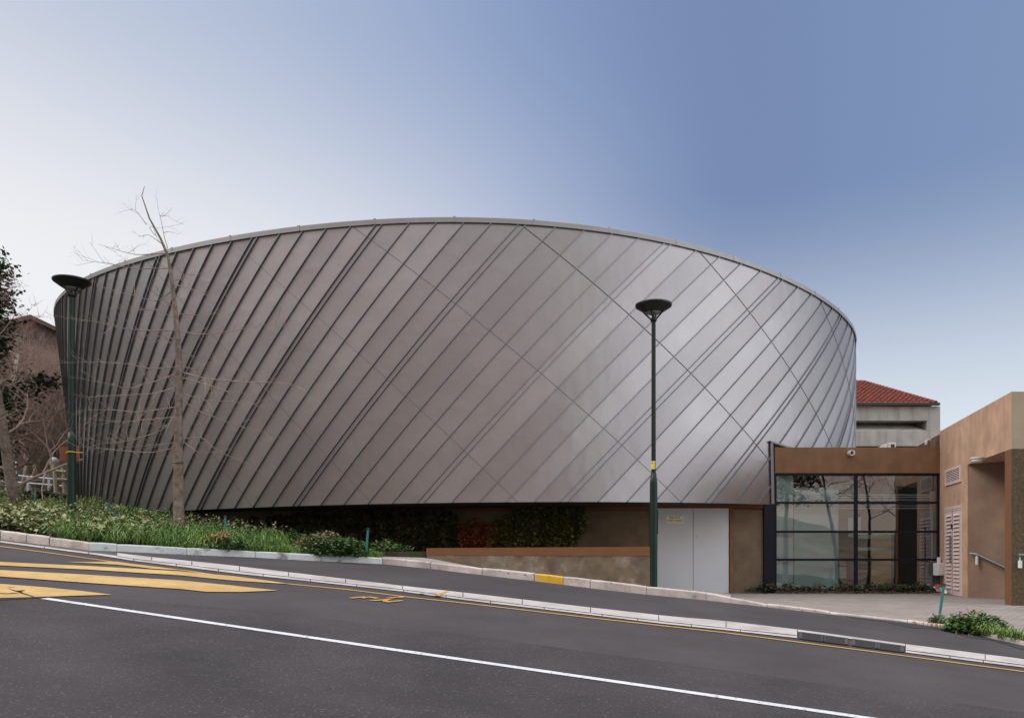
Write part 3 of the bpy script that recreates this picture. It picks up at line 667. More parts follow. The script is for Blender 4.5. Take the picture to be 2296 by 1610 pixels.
mb = MB(); mb.prism([xy(C1), xy(C1+DX), xy(C0+DX), xy(C0)], BOTH, TOPH, 0, [1, 0, 0, 0]); 
mb.build('beam', [PEACH, OLIVE], wg)
mb = MB(); mb.prism([xy(C0+Vector((.12,0,0))), xy(C0+DX*.05), xy(back+DX*.05), xy(back+Vector((.12,0,0)))], BOTH+.02, TOPH-.005, 0); 
for k in range(14):
    p = C0+WD*(.5+k*1.1); mb.prism([xy(p+Vector((.0,0,0))), xy(p+Vector((.119,0,0))), xy(p+WD*.12+Vector((.119,0,0))), xy(p+WD*.12)], BOTH+.05, TOPH-.06)
mb.build('parapet', mat('brown_parapet', (.20, .13, .09), rough=.9, var=.15), wg)
mb = MB(); mb.prism([xy(C1), xy(C1+Vector((1.6,0,0))), xy(Sc+Vector((1.6,0,0))), xy(Sc)], -1.6, BOTH-.003, 0, [0, 0, 0, 1]); mb.build('column', [PEBB, CAPB], wg)
iw = So+Vector((1.0, .25, 0)); iw2 = C1+Vector((2.6, .9, 0))
mb = MB(); mb.prism([xy(So+Vector((.01, .02, 0))), xy(iw2), xy(iw2+Vector((.3, .4, 0))), xy(iw+Vector((0, .4, 0)))], -1.9, BOTH-.004); mb.build('porch_wall', mat('porch_plaster', (.27, .18, .125), rough=.9, var=.12, scale=.8, color2=(.20, .132, .092), bump=.2), wg)
# wall vent with slats
vt = MB(); q = [WP(2120.7, 1053), WP(2155.6, 1043.8), WP(2155.6, 1079.7), WP(2120.7, 1089.9)]
ztop, zbot = (q[0].z+q[1].z)/2, (q[2].z+q[3].z)/2; wn = Vector((-1, .262, 0)).normalized()
def wbox(mb, s0, s1, z0, z1, o0, o1, mi=0):
    a, b = C0+WD*s0, C0+WD*s1
    mb.prism([xy(a+wn*o0), xy(b+wn*o0), xy(b+wn*o1), xy(a+wn*o1)], z0, z1, mi)
s0, s1 = wall_s(2120.7), wall_s(2155.6)
e = .09*(-1); fr = MB()
wbox(fr, s0, s1, ztop-.06, ztop, .001, .03); wbox(fr, s0, s1, zbot, zbot+.06, .001, .03); wbox(fr, s0, s0+e, zbot+.06, ztop-.06, .001, .03); wbox(fr, s1-e, s1, zbot+.06, ztop-.06, .001, .03)
vent = fr.build('vent', LVRP, wg); mb = MB(); wbox(mb, s0+e, s1-e, zbot+.06, ztop-.06, .001, .006); mb.build('vent_void', DARK, vent)
mb = MB()
for k in range(7):
    z = zbot+.07+(ztop-zbot-.14)*k/6.6; a, b = C0+WD*(s0+e), C0+WD*(s1-e)
    mb.add([a+wn*.026+Vector((0,0,z)), b+wn*.026+Vector((0,0,z)), b+wn*.012+Vector((0,0,z+.024)), a+wn*.012+Vector((0,0,z+.024))], [(0,1,2,3)])
mb.build('vent_slat', LVRP, vent)
# louvred service door
s0, s1 = wall_s(2119.6), wall_s(2158); zt_, zb_ = WP(2140, 1135).z, -1.13
mb = MB(); wbox(mb, s0, s1, zb_, zt_, .001, .025); ld = mb.build('louvre_door', LVRP, wg)
mb = MB(); mid = (s0+s1)/2
wbox(mb, mid-.008, mid+.008, zb_+.02, zt_-.1, .0255, .0275); wbox(mb, s0-.01, s1+.01, zt_-.075, zt_-.068, .0255, .0275); wbox(mb, s0-.01, s1+.01, zt_-.125, zt_-.118, .0255, .0275); mb.build('door_gap', DARK, ld)
mb = MB(); md = MB()
for k in range(20):
    z = zb_+.16+(zt_-zb_-.42)*k/19
    for a, b in ((s0*.86+s1*.14, s0*.56+s1*.44), (s0*.42+s1*.58, s0*.1+s1*.9)):
        A, B = C0+WD*a, C0+WD*b
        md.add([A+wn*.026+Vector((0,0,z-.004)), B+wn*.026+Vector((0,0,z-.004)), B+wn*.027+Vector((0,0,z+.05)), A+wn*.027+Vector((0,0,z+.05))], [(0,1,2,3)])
        mb.add([A+wn*.058+Vector((0,0,z)), B+wn*.058+Vector((0,0,z)), B+wn*.026+Vector((0,0,z+.055)), A+wn*.026+Vector((0,0,z+.055)), A+wn*.026+Vector((0,0,z)), B+wn*.026+Vector((0,0,z))], [(0,1,2,3), (0,3,4), (1,5,2)])
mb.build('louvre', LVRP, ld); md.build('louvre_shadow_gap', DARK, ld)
mb = MB(); wbox(mb, mid-.03, mid+.03, .62, .74, .028, .06); mb.build('lock', BLACK, ld)
mb = MB(); p = C0+WD*(mid+.06)+wn*.07; mb.tube([p+Vector((0,0,-.28)), p+Vector((0,0,.42))], .018, 8); 
for z in (-.26, .40): mb.tube([p+Vector((0,0,z)), p-wn*.05+Vector((0,0,z))], .014, 6)
mb.build('handle', STEEL, ld)
# porch lamp, handrails
pl = P(2191.5, 1023, 18.6); pl.z = BOTH-.004
t = thing('ceiling_lamp', pl, 'round white lamp fixed under the porch beam', 'lamp')
mb = MB(); mb.lathe(pl, [(0, 0), (.15, 0), (.15, -.03), (.13, -.035)], 20); mb.build('base', WPL, t)
mb = MB(); mb.lathe(pl, [(.125, -.034), (.125, -.09), (.10, -.12), (0, -.125)], 20); mb.build('shade', mat('opal_shade', (.62, .62, .58), rough=.3), t)
def rail(pts, label):
    t = thing('handrail', pts[0], label, 'handrail'); mb = MB(); mb.tube(pts, .03, 10); mb.build('bar', STEEL, t)
    return t
z7 = lambda x, y: ((3350+x/2.4766)/1.71951, (1950+y/2.4766)/1.71951)
def porch_pt(x, y, off=.09):
    # point in front of the porch wall seen at photo (x, y)
    a = So+Vector((.01, .02, 0)); d = iw2-a; u = (x-CX)/F; k = (u*a.y-a.x)/(d.x-u*d.y); q = a+d*k; n = Vector((-d.y, d.x, 0)).normalized(); n = n if n.y < 0 else -n
    return Vector((q.x, q.y, (HY-y)/F*q.y))+n*off
hp = [porch_pt(*z7(x, y)) for x, y in ((980, 455), (1045, 460), (1320, 590))]; h1 = rail(hp+[hp[-1]+(hp[-1]-hp[1])*.8], 'grey handrail sloping down along the porch wall')
b0 = porch_pt(*z7(1045, 470)); b1 = porch_pt(*z7(1045, 560)); mb = MB(); mb.tube([b0, b0+Vector((0,0,-.08)), b1+Vector((0,0,.2))], .012, 6); mb.tube([b1+Vector((0,0,.2)), b1], .035, 8); mb.build('bracket', WPL, h1)
Yh = C1.y-.10; hp = [P(*z7(1425, 468), Yh), P(*z7(1600, 466), Yh)]; h2 = rail([hp[0], hp[1]+Vector((.8, 0, 0))], 'pale handrail fixed to the pebbledash pillar at the right edge')
b0 = P(*z7(1443, 475), Yh+.03); b1 = P(*z7(1443, 592), Yh+.03); mb = MB(); mb.tube([b0, b0+Vector((0, 0, -.1))], .012, 6); mb.tube([b0+Vector((0,0,-.1)), b1], .04, 8); mb.build('bracket', WPL, h2)
# wall light on the parapet, meter box, conduit, litter
w0 = C0+WD*.9+wn*.02; w0.z = P(0, 989, 23.4).z
t = thing('wall_light', w0, 'small white wall light on a curved bracket above the entrance roof', 'lamp')
mb = MB(); mb.tube([w0+Vector((.0,0,.06)), w0+wn*.07+Vector((0,0,.09)), w0+wn*.13+Vector((0,0,.05))], .012, 6); mb.build('bracket', WPL, t)
mb = MB(); mb.lathe(w0+wn*.13, [(0, .05), (.032, .045), (.042, 0), (.034, -.075), (0, -.08)], 12); mb.build('shade', WPL, t)
a, b = P(2096, 1262, 22.45), P(2111, 1290, 22.45)
t = thing('meter_box', P(2103, 1290, 22.45), 'white plastic meter box on a pipe at the corner of the entrance glazing', 'box')
mb = MB(); mb.bevbox((a.x, 22.3, b.z), (b.x+.05, 22.55, a.z), .015); mb.build('case', WPL, t)
mb = MB(); mb.bevbox((a.x+.015, 22.288, b.z+.02), (b.x+.03, 22.2995, a.z-.02), .004); mb.build('lid', WPL, t)
mb = MB(); p = P(2105, 1262, 22.5); mb.bevbox((p.x-.03, 22.45, p.z), (p.x+.03, 22.55, P(0, 1249, 22.5).z), .01); mb.build('junction_box', WPL, t); mb = MB(); mb.tube([P(2104, 1290, 22.5), P(2104, 1325, 22.5)], .05, 8); mb.build('conduit', GUTB, t)
t = thing('litter_bag', P(2110, 1331, 21.9), 'crumpled white and red plastic bag lying at the foot of the wall', 'litter')
def crumple(px, Y, m, name, sx):
    bm_ = bmesh.new(); bmesh.ops.create_grid(bm_, x_segments=8, y_segments=6, size=.5); mb = MB()
    p0, p1, p2, p3 = [P(*z7(*q), Y+dy) for q, dy in px]
    for v in bm_.verts:
        s_, t_ = v.co.x+.5, v.co.y+.5; v.co = p0.lerp(p1, s_).lerp(p3.lerp(p2, s_), t_)+Vector((random.uniform(-.03,.03), random.uniform(-.05,.03), random.uniform(-.025,.025)))
    bm_.verts.index_update(); mb.add([v.co.copy() for v in bm_.verts], [[v.index for v in f.verts] for f in bm_.faces]); bm_.free(); return mb.build(name, m, t)
crumple([((630, 800), 0), ((735, 838), -.2), ((740, 800), .1), ((625, 760), .25)], 21.7, mat('bag_white', (.68, .66, .68), rough=.5), 'sheet', 1)
crumple([((615, 770), .0), ((680, 775), -.02), ((670, 748), .2), ((620, 752), .22)], 21.62, mat('bag_red', (.48, .04, .06), rough=.5), 'red_corner', 1)
mb = MB(); 
for k in range(7): 
    p = P(*z7(630+k*28, 852+random.uniform(-3, 4)), 21.5); mb.lathe(p, [(0, .05), (.06, .03), (.08, -.02), (.05, -.06)], 7)
mb.v = [(v[0]+random.uniform(-.02,.02), v[1], v[2]+random.uniform(-.01,.01)) for v in mb.v]
tag(mb.build('rubble_heap', mat('brown_rubble', (.16, .10, .075), rough=1, var=.3, scale=9)), 'small heap of brown rubble under the litter bag', 'rubble')
# dry channel slot beside the doors
p0, p1 = P(*[1640, 1336], 22.1), P(1722, 1331, 22.2)
mb = MB(); mb.quad(P(1632, 1336.5, 22.0), P(1646, 1338.4, 21.6), P(1722, 1332.0, 22.1), P(1720, 1330.6, 22.3)); mb.v = [(v[0], v[1], v[2]+.015) for v in mb.v]
tag(mb.build('drain_slot', IRON), kind='structure')

# drain grates in the gutter
def grate(x0, x1, label):
    c = [R(x0, interp(x0, GUT, 3)+1, .012), R(x1, interp(x1, GUT, 3)+1, .012), R(x1, interp(x1, GUT, 1)+6, .012), R(x0, interp(x0, GUT, 1)+6, .012)]
    base = (c[0]+c[1]+c[2]+c[3])/4
    t = thing('drain_grate', base, label, 'grate', 'drain grates in the gutter')
    mb = MB(); mb.quad(*[p-Vector((0,0,.006)) for p in c], 0); mb.build('sump', DARK, t)
    fr = MB(); n = 6
    for k in range(n+1):
        a = c[0].lerp(c[3], k/n); b = c[1].lerp(c[2], k/n); w = (c[3]-c[0]).normalized()*.022
        fr.add([a-w, b-w, b+w, a+w, a-w+Vector((0,0,.012)), b-w+Vector((0,0,.012)), b+w+Vector((0,0,.012)), a+w+Vector((0,0,.012))], [(4,5,6,7), (0,1,5,4), (2,3,7,6)])
    for k in (0, 1):
        a = c[0].lerp(c[1], k); b = c[3].lerp(c[2], k); w = (c[1]-c[0]).normalized()*.022; z = Vector((0,0,.014))
        fr.quad(a-w+z, a+w+z, b+w+z, b-w+z)
    fr.build('bars', IRON, t)
for x0_, x1_, lb in ((1795, 1845.5, 'leftmost'), (1847.5, 1898, 'second from left'), (1914, 1966, 'third from left'), (1968.5, 2023, 'rightmost')):
    grate(x0_, x1_, 'iron drain grate set in the white gutter, %s of the four' % lb)

# ------------------------------------------------------------------ street lamps
def lamp(x, ybase, ytop, Y, disc_px, collar_y, wl, wu, label):
    b = P(x, ybase, Y); top = P(x, ytop, Y).z; Rr = disc_px/F*Y/2
    t = thing('street_lamp', b, label, 'street lamp', 'green street lamps with dish heads')
    zc = P(x, collar_y, Y).z; hubz = top-Rr*.86
    mb = MB(); mb.lathe((b.x, b.y, 0), [(wl*1.02, b.z-.5), (wl, zc-.28), (wl*.98, zc-.2), (wu*1.15, zc), (wu, zc+.001)], 20); pb = mb.build('pole_base', GREEN, t, smooth=True)
    mb = MB(); mb.bevbox((b.x+wl*.55, b.y-.05, zc-1.25), (b.x+wl*1.12, b.y+.05, zc-.75), .01); mb.build('service_hatch', GREEN, pb)
    mb = MB(); mb.lathe((b.x, b.y, 0), [(wu, zc), (wu*.92, hubz)], 16); mb.build('pole', GREEN, t, smooth=True)
    mb = MB(); mb.lathe((b.x, b.y, 0), [(wu*.9, hubz-.05), (wu*1.5, hubz), (wu*1.5, hubz+Rr*.09), (wu*.7, hubz+Rr*.14), (.015, hubz+Rr*.2), (.015, hubz+Rr*.5), (0, hubz+Rr*.5)], 16); mb.build('hub', BLACK, t, smooth=False)
    mb = MB(); mb.lathe((b.x, b.y, 0), [(Rr*.47, top-Rr*.46), (Rr*.62, top-Rr*.36), (Rr*.97, top-.05), (Rr, top-.03), (Rr, top), (Rr*.96, top+.004), (Rr*.5, top+.03), (0, top+.035)], 40); mb.build('shade', BLACK, t, smooth=False)
    mb = MB(); mb.lathe((b.x, b.y, 0), [(Rr*.47, top-Rr*.455), (Rr*.40, top-Rr*.50), (Rr*.2, top-Rr*.54), (0, top-Rr*.55)], 24); mb.build('diffuser', DIFF, t, smooth=True)
    for k in range(4):
        a = math.radians(45+90*k+20); d = Vector((math.cos(a), math.sin(a), 0)); c = Vector((b.x, b.y, 0))
        mb = MB(); mb.tube([c+d*wu*1.2+Vector((0,0,hubz+Rr*.05)), c+d*Rr*.56+Vector((0,0,top-Rr*.38))], Rr*.045, 6); mb.build('arm', BLACK, t)
    return t
LY = 16.45
l1 = lamp(1465.5, 1325, 683, LY, 81.5, 1060, .077, .047, 'tall green street lamp in front of the white double doors')
l2 = lamp(161, 1160, 629, 20.0, 79.5, 970, .098, .074, 'green street lamp on the planted bank with a rust red board strapped on')
# yellow sticker on the near lamp
a, b = P(1460, 1034, LY), P(1470, 1052, LY)
t = thing('pole_sticker', P(1465, 1043, LY-.05), 'yellow sticker with a black H wrapped round the lamp pole', 'sticker')
mb = MB(); rows = [[], []]; cxl = P(1465.5, 0, LY).x
for k in range(9):
    an = math.radians(-170+k*14); r_ = .0505
    for i, z in enumerate((b.z, a.z)): rows[i].append((cxl+r_*math.cos(an), LY+r_*math.sin(an), z))
mb.grid(rows); mb.build('backing', mat('sticker_yellow', (.72, .62, .10), rough=.5), t)
mb = MB()
def wrap(an0, an1, z0, z1, r_=.0516):
    A = [(cxl+r_*math.cos(math.radians(q)), LY+r_*math.sin(math.radians(q))) for q in (an0, an1)]
    mb.quad((*A[0], z0), (*A[1], z0), (*A[1], z1), (*A[0], z1))
h0, h1_ = a.z-.065, a.z-.02
wrap(-160, -153, h0, h1_); wrap(-132, -124, h0, h1_); wrap(-153, -132, (h0+h1_)/2-.006, (h0+h1_)/2+.006)
for q0, q1, y0, y1 in ((-78,-75,.02,.09),(-82,-78,.09,.11),(-100,-82,.118,.124),(-118,-100,.128,.133)): wrap(q0, q1, a.z-y1, a.z-y0)
mb.build('lettering', BLACK, t)
# rust board strapped to the far lamp
Yb_ = 20.17; t = thing('strapped_board', P(160, 1030, Yb_), 'rust red board strapped to the far street lamp with a yellow tie', 'board')
a, b = P(136, 1002, Yb_), P(179.5, 1036, Yb_); mb = MB(); mb.grid([[Vector((a.x+(b.x-a.x)*i/10, Yb_+.1*math.sin(i/10*3.14)-.05, b.z-.03*(i/10)+.03)) for i in range(11)], [Vector((a.x+(b.x-a.x)*i/10, Yb_+.1*math.sin(i/10*3.14)-.05, a.z)) for i in range(11)]])
mb.build('board', RUST, t)
mb = MB(); cx_ = P(161,0,20).x; zz = P(0, 1014, 20).z; mb.tube([(cx_-.24, Yb_-.02, zz-.01)]+[(cx_+.108*math.cos(q), 20+.108*math.sin(q), zz) for q in np.linspace(math.pi*1.05, math.pi*1.95, 9)]+[(cx_+.2, Yb_-.02, zz+.01)], .012, 6); mb.build('tie', mat('yellow_tie', (.62, .40, .03), rough=.6), t)

# ------------------------------------------------------------------ stakes
def stake(x, ytop, ybot, Y, lean, label):
    a, b = P(x, ybot, Y), P(x+lean, ytop, Y); t = thing('stake', a, label, 'stake', 'teal stakes in the planting')
    mb = MB(); mb.tube([a-Vector((0,0,.15)), b], .026, 8); mb.build('rod', STAKE, t)
    mb = MB(); mb.tube([b, b+(b-a).normalized()*.05], .031, 8); mb.build('stake_cap', GUTB, t)
stake(261.5, 1152, 1208, 17.0, 0, 'upright teal stake by the kerb below the young tree')
stake(243, 1126, 1150, 19.8, -1, 'short dark teal stake against the left foot of the metal hall')
stake(505, 1160, 1178, 18.2, 0, 'teal stake tip among grass right of the young tree')
stake(821, 1188, 1225, 18.0, 4, 'leaning teal stake beside the low shrub mound')
stake(2103, 1314, 1389, 15.3, 13, 'leaning teal stake on the brick forecourt')
stake(78, 1096, 1114, 22, 0, 'teal stake in grass right of the left tree')
stake(116, 1101, 1115, 24, 0, 'small dark teal stake in grass left of the far lamp')

# ------------------------------------------------------------------ distant buildings
YD = 46.0
rb = thing('red_roofed_building', P(2000, 1010, YD), 'raw concrete building with a red tiled hip roof beyond the entrance', 'building')
a, b = P(1760, 911, YD), P(2108, 1100, YD); zz = [P(0, y, YD).z for y in (911, 943, 966, 1000, 1100)]
slot = P(2078, 0, YD).x
mb = MB(); mb.box((a.x, YD, zz[1]), (b.x, YD+12, zz[0])); mb.box((slot, YD, zz[2]), (b.x, YD+12, zz[1]-.001)); mb.box((a.x, YD+.003, zz[3]), (b.x, YD+12, zz[2]-.001))
mb.add([(a.x, YD+1.2, zz[1]), (slot-.5, YD+1.2, zz[1]), (slot+.02, YD+.02, zz[2]), (a.x, YD+.02, zz[2])], [(3,2,1,0)])
mb.box((a.x, YD+1.5, -2), (b.x, YD+12, zz[3]-.001))
for x in (1980, 2052, 2100): p = P(x, 0, YD); mb.box((p.x, YD+.5, -2), (p.x+.25, YD+1.5, zz[3]-.002))
mb.build('wall', CONC, rb)
mb = MB(); mb.box((a.x, YD+1.4, zz[3]-3), (b.x-.1, YD+1.49, zz[3]-.01)); mb.build('window', DARK, rb)
mb = MB(); mb.box((a.x, YD-.25, P(0,910,YD).z), (P(2103,0,YD).x, YD-.02, P(0,904.5,YD).z)); mb.build('gutter', GUTB, rb)
e0 = P(2098, 907, YD-.2); rdg = P(1933, 859, YD+6); lx = P(1700, 0, YD).x
mb = MB(); rows = []; nr, nc = 15, 150
for i in range(nr*2+1):
    k = (i//2 + (i % 2))/nr; k = min(1, k); lift_ = .11 if i % 2 == 0 and i else 0.0
    xr_ = e0.x+(rdg.x-e0.x)*k; y_ = e0.y+(rdg.y-e0.y)*k; z_ = e0.z+(rdg.z-e0.z)*k
    row = []
    for j in range(nc+1):
        x_ = lx+(e0.x-lx)*j/nc; cut = min(x_, xr_)
        row.append((cut, y_, z_+lift_+.10*abs(math.sin((x_)*math.pi/.30)) + 0.0))
    rows.append(row)
mb.grid(rows)
mb.add([(e0.x, e0.y, e0.z), (e0.x, YD+12.2, e0.z), (rdg.x, rdg.y, rdg.z)], [(0,1,2)])
n_ = 22; pp = [Vector((e0.x, e0.y, e0.z+.08)).lerp(Vector((rdg.x, rdg.y, rdg.z+.08)), i/n_) for i in range(n_+1)]
for i in range(n_): mb.tube([pp[i], pp[i+1]], [.15, .115], 8)
mb.tube([Vector((rdg.x, rdg.y, rdg.z+.05)), Vector((lx, rdg.y, rdg.z+.05))], .14, 8)
mb.build('roof', TILE, rb)
# air conditioner on the entrance roof
Ya = 27.0; a, b = P(1991, 992, Ya), P(2009, 1006, Ya)
t = thing('air_conditioner', P(2000, 1006, Ya), 'white air conditioner unit on the entrance roof', 'air conditioner')
mb = MB(); mb.bevbox((a.x, Ya, b.z-.1), (b.x, Ya+.35, a.z), .02); mb.build('case', WPL, t)
mb = MB(); mb.bevbox((a.x+.1, Ya-.012, a.z-.16), (a.x+.22, Ya-.001, a.z-.06), .01); mb.build('control_panel', GUTB, t)
t = thing('roof_duct', P(1980, 1004, Ya), 'small slanted white duct beside the roof air conditioner', 'duct')
mb = MB(); q0, q1 = P(1975, 1005, Ya), P(1990, 993, Ya); mb.prism([(q0.x, Ya), (q1.x, Ya), (q1.x, Ya+.3), (q0.x, Ya+.3)], [q0.z-.25]*4, [q0.z+.03, q1.z, q1.z, q0.z+.03]); mb.build('case', WPL, t)
# old brown building far left
YO = 56.0
ob = thing('old_brown_house', P(40, 1090, YO), 'brown gabled house behind the bare trees on the left', 'house')
prof = [P(x, y, YO) for x, y in ((-420, 800), (-60, 752), (20, 735), (78, 721), (128, 745), (330, 830))]
mb = MB(); n_ = len(prof); vs = [Vector((p.x, YO, p.z)) for p in prof]+[Vector((prof[-1].x, YO, -1)), Vector((prof[0].x, YO, -1))]; k_ = len(vs)
mb.add(vs+[v+Vector((0, 12, 0)) for v in vs], [tuple(range(k_))]+[(i, (i+1) % k_, (i+1) % k_+k_, i+k_) for i in range(k_)]); mb.build('wall', BRICKW, ob)
mb = MB(); z_ = Vector((0, 0, .04)); zt2 = Vector((0, 0, .34)); d0, d1 = Vector((0, -.5, 0)), Vector((0, 12.4, 0))
mb.grid([[p+z_+d0 for p in prof], [p+zt2+d0 for p in prof], [p+zt2+d1 for p in prof]]); mb.build('roof', BRICKR, ob)
for x0, x1, y0, y1 in ((-14, 4, 1030, 1098), (10, 38, 1033, 1086), (62, 84, 1040, 1092), (140, 154, 1045, 1095)):
    q0, q1 = P(x0, y0, YO), P(x1, y1, YO); mb = MB(); w = .16
    mb.box((q0.x, YO-.08, q1.z), (q0.x+w, YO-.003, q0.z)); mb.box((q1.x-w, YO-.08, q1.z), (q1.x, YO-.003, q0.z)); mb.box((q0.x+w, YO-.07, q0.z-w), (q1.x-w, YO-.003, q0.z)); 
    win = mb.build('window', WPL, ob); mb = MB(); mb.box((q0.x+w, YO-.03, q1.z), (q1.x-w, YO-.004, q0.z-w)); mb.build('pane', mat('dark_pane', (.02, .022, .025), rough=.15), win)
# railing along the path on the bank
def zr(x, y): return ((x/4.025)/1.71951, (1650+y/4.025)/1.71951)
t = thing('railing', P(*zr(750, 970), 33), 'grey two-bar railing along the top of the bank on the left', 'railing')
YRL = 33
for k, pts in enumerate(([(-900, 620), (0, 710), (440, 755), (760, 785), (1060, 815), (1500, 850)], [(-900, 755), (0, 820), (440, 855), (760, 880), (1060, 910), (1500, 945)])):
    mb = MB(); mb.tube([P(*zr(x, y), YRL) for x, y in pts], .035, 8); mb.build('bar', RAIL, t)
for x, y0, y1 in ((-700, 640, 900), (-300, 680, 900), (100, 720, 900), (437, 755, 880), (763, 785, 985), (1055, 815, 1000), (1380, 840, 1010)):
    a = P(*zr(x, y0), YRL+.01); b = P(*zr(x, y1), YRL+.01); mb = MB(); mb.bevbox((a.x-.05, YRL-.03, b.z-.5), (a.x+.05, YRL+.05, a.z+.03), .008); mb.build('rail_post', RAIL, t)
# timber gate posts
t = thing('timber_hurdle', P(*zr(890, 1000), 31), 'short timber hurdle of two round posts and two bars beside the railing', 'fence')
for p, q in (((850, 560), (895, 1005)), ((985, 575), (1030, 1000))):
    mb = MB(); mb.tube([P(*zr(*q), 31)-Vector((0,0,.4)), P(*zr(*p), 31)], [.11, .10], 8); mb.build('timber_post', WOOD, t)
for p, q in (((875, 665), (1030, 685)), ((890, 795), (1045, 805))):
    mb = MB(); mb.tube([P(*zr(*p), 30.92), P(*zr(*q), 30.92)], .06, 8); mb.build('timber_bar', WOOD, t)
t = thing('globe_lamp', P(*zr(835, 560), 31.6), 'white globe lamp above the timber hurdle', 'lamp')
c = P(*zr(833, 527), 31.6); mb = MB(); mb.lathe(c, [(.0, -.19)]+[(.19*math.sin(q), -.19*math.cos(q)) for q in np.linspace(.25, 3.1, 12)], 16); mb.build('globe', mat('globe_opal', (.5, .48, .45), rough=.3), t, smooth=True)
mb = MB(); mb.tube([c-Vector((0,0,2.2)), c-Vector((0,0,.17))], .04, 8); mb.build('lamp_pole', GUTB, t)

# ------------------------------------------------------------------ trees
def grow(mb, p, d, L, r, depth, spread=.6, up=.15, seg=4, kids=3, minr=.004, wob=.18, n=5):
    pts = [Vector(p)]; d = Vector(d).normalized()
    for i in range(seg):
        d = (d+Vector((random.gauss(0, wob), random.gauss(0, wob), random.gauss(0, wob)+up*.3))).normalized(); pts.append(pts[-1]+d*L/seg)
    rr = [r*(1-.55*i/seg) for i in range(seg+1)] if depth > 0 else [r*(1-.8*i/seg) for i in range(seg+1)]
    mb.tube(pts, rr, n if depth > 1 else 4, cap=False)
    if depth <= 0: return
    for k in range(kids):
        f = random.uniform(.3, 1.0); i = min(seg-1, int(f*seg)); q = pts[i].lerp(pts[i+1], f*seg-i)
        a = (pts[i+1]-pts[i]).normalized(); o = a.orthogonal().normalized(); ang = random.uniform(0, 6.283); o = (o*math.cos(ang)+a.cross(o)*math.sin(ang))
        nd = (a*(1-spread)+o*spread+Vector((0,0,up))).normalized()
        grow(mb, q, nd, L*random.uniform(.5, .8), max(minr, rr[i]*.6), depth-1, spread, up, seg, kids, minr, wob, n)
def bare_tree(base, H, r, label, bark, twig, depth=4, kids=4, lean=(0,0), limbs=6, spread=.6, name='bare_tree', group='bare trees on the left bank', first=.25):
    t = thing(name, base, label, 'tree', group); base = Vector(base)
    pts = [base-Vector((0,0,.3))]; d = Vector((lean[0], lean[1], 1)).normalized(); n = 8
    for i in range(n):
        d = (d+Vector((random.gauss(0,.06), random.gauss(0,.06), .05))).normalized(); pts.append(pts[-1]+d*H/n)
    rr = [r*(1.15-.95*i/n) for i in range(n+1)]
    mb = MB(); mb.tube(pts, rr, 9); mb.build('trunk', bark, t, smooth=True)
    mb = MB()
    for k in range(limbs):
        f = first+(1-first)*k/(limbs-1)*.98; i = min(n-1, int(f*n)); q = pts[i].lerp(pts[i+1], f*n-i); a = k*2.4+random.uniform(-.5,.5)
        grow(mb, q, (math.cos(a), math.sin(a), .6), H*(.34-.18*f)*random.uniform(.8,1.2), max(.012, rr[i]*.30), depth-1, spread, .18, 4, kids, .004)
    mb.build('branches', twig, t); return t
# the young tree before the hall: trunk and side branches follow the photo's habit
YT = 18.4
def z1(x, y): return (116.3+x*.4334, 465.2+y*.4335)
yt = thing('young_bare_tree', P(401, 1172, YT), 'slender young leafless tree standing alone in front of the metal hall', 'tree')
mb = MB(); tp = [(401.5,1195),(401,1172),(400,1100),(400,1040),(399.5,950),(402,850),(400,790),(397,740),(391,680),(384,620),(377,575),(360,535),(335,490),(318,440),(324,418)]
tr = [.135,.125,.115,.105,.09,.075,.07,.062,.05,.042,.034,.024,.017,.010,.005]
mb.tube([P(x, y, YT) for x, y in tp], tr, 12, cap=False)
mb.tube([P(x, y, YT) for x, y in ((401,1040),(400,1034))], [.112, .112], 12)
mb.build('trunk', BARK, yt, smooth=True)
BR = [[(595,240),(430,245),(235,190)],[(615,315),(440,320),(300,290),(160,275)],[(637,420),(540,490),(400,450),(230,405)],[(640,520),(560,470),(495,415)],[(650,580),(540,530),(430,530),(330,525)],
 [(655,635),(480,640),(340,620),(215,590),(0,560)],[(655,690),(560,665),(480,660)],[(660,740),(600,690),(560,670)],[(655,825),(520,835),(390,810),(230,800),(0,805)],[(655,855),(520,905),(390,935),(300,915),(170,890)],
 [(650,925),(520,965),(280,975),(170,985)],[(650,1030),(450,1060),(300,1045),(130,1050)],[(655,1080),(500,1095),(380,1110),(200,1095)],[(640,1090),(560,1155),(430,1200),(330,1215),(230,1225)],[(650,1240),(520,1270),(330,1255),(130,1235)],
 [(650,1215),(470,1235),(380,1240)],[(635,380),(700,350),(780,345)],[(640,400),(740,430),(830,470)],[(660,550),(760,560),(890,540)],[(665,640),(760,660),(940,640),(1100,605),(1240,610)],[(660,735),(750,780),(830,825)],[(670,820),(750,840),(830,830)],
 [(675,855),(820,890),(1020,905),(1220,910),(1310,945)],[(675,880),(780,910),(900,950),(1030,965)],[(680,965),(800,1000),(960,1005),(1100,1030)],[(680,1000),(780,1065),(900,1110),(1080,1160),(1220,1200)],[(680,1195),(770,1185),(860,1260),(980,1310),(1060,1340)],[(680,1210),(760,1270),(860,1265)],
 [(598,215),(575,120),(555,30),(548,0)],[(575,190),(500,140),(445,150)],[(540,150),(500,100),(560,108)],[(490,90),(440,20),(415,5)],[(580,130),(605,125)],[(560,45),(608,46)]]
mb = MB()
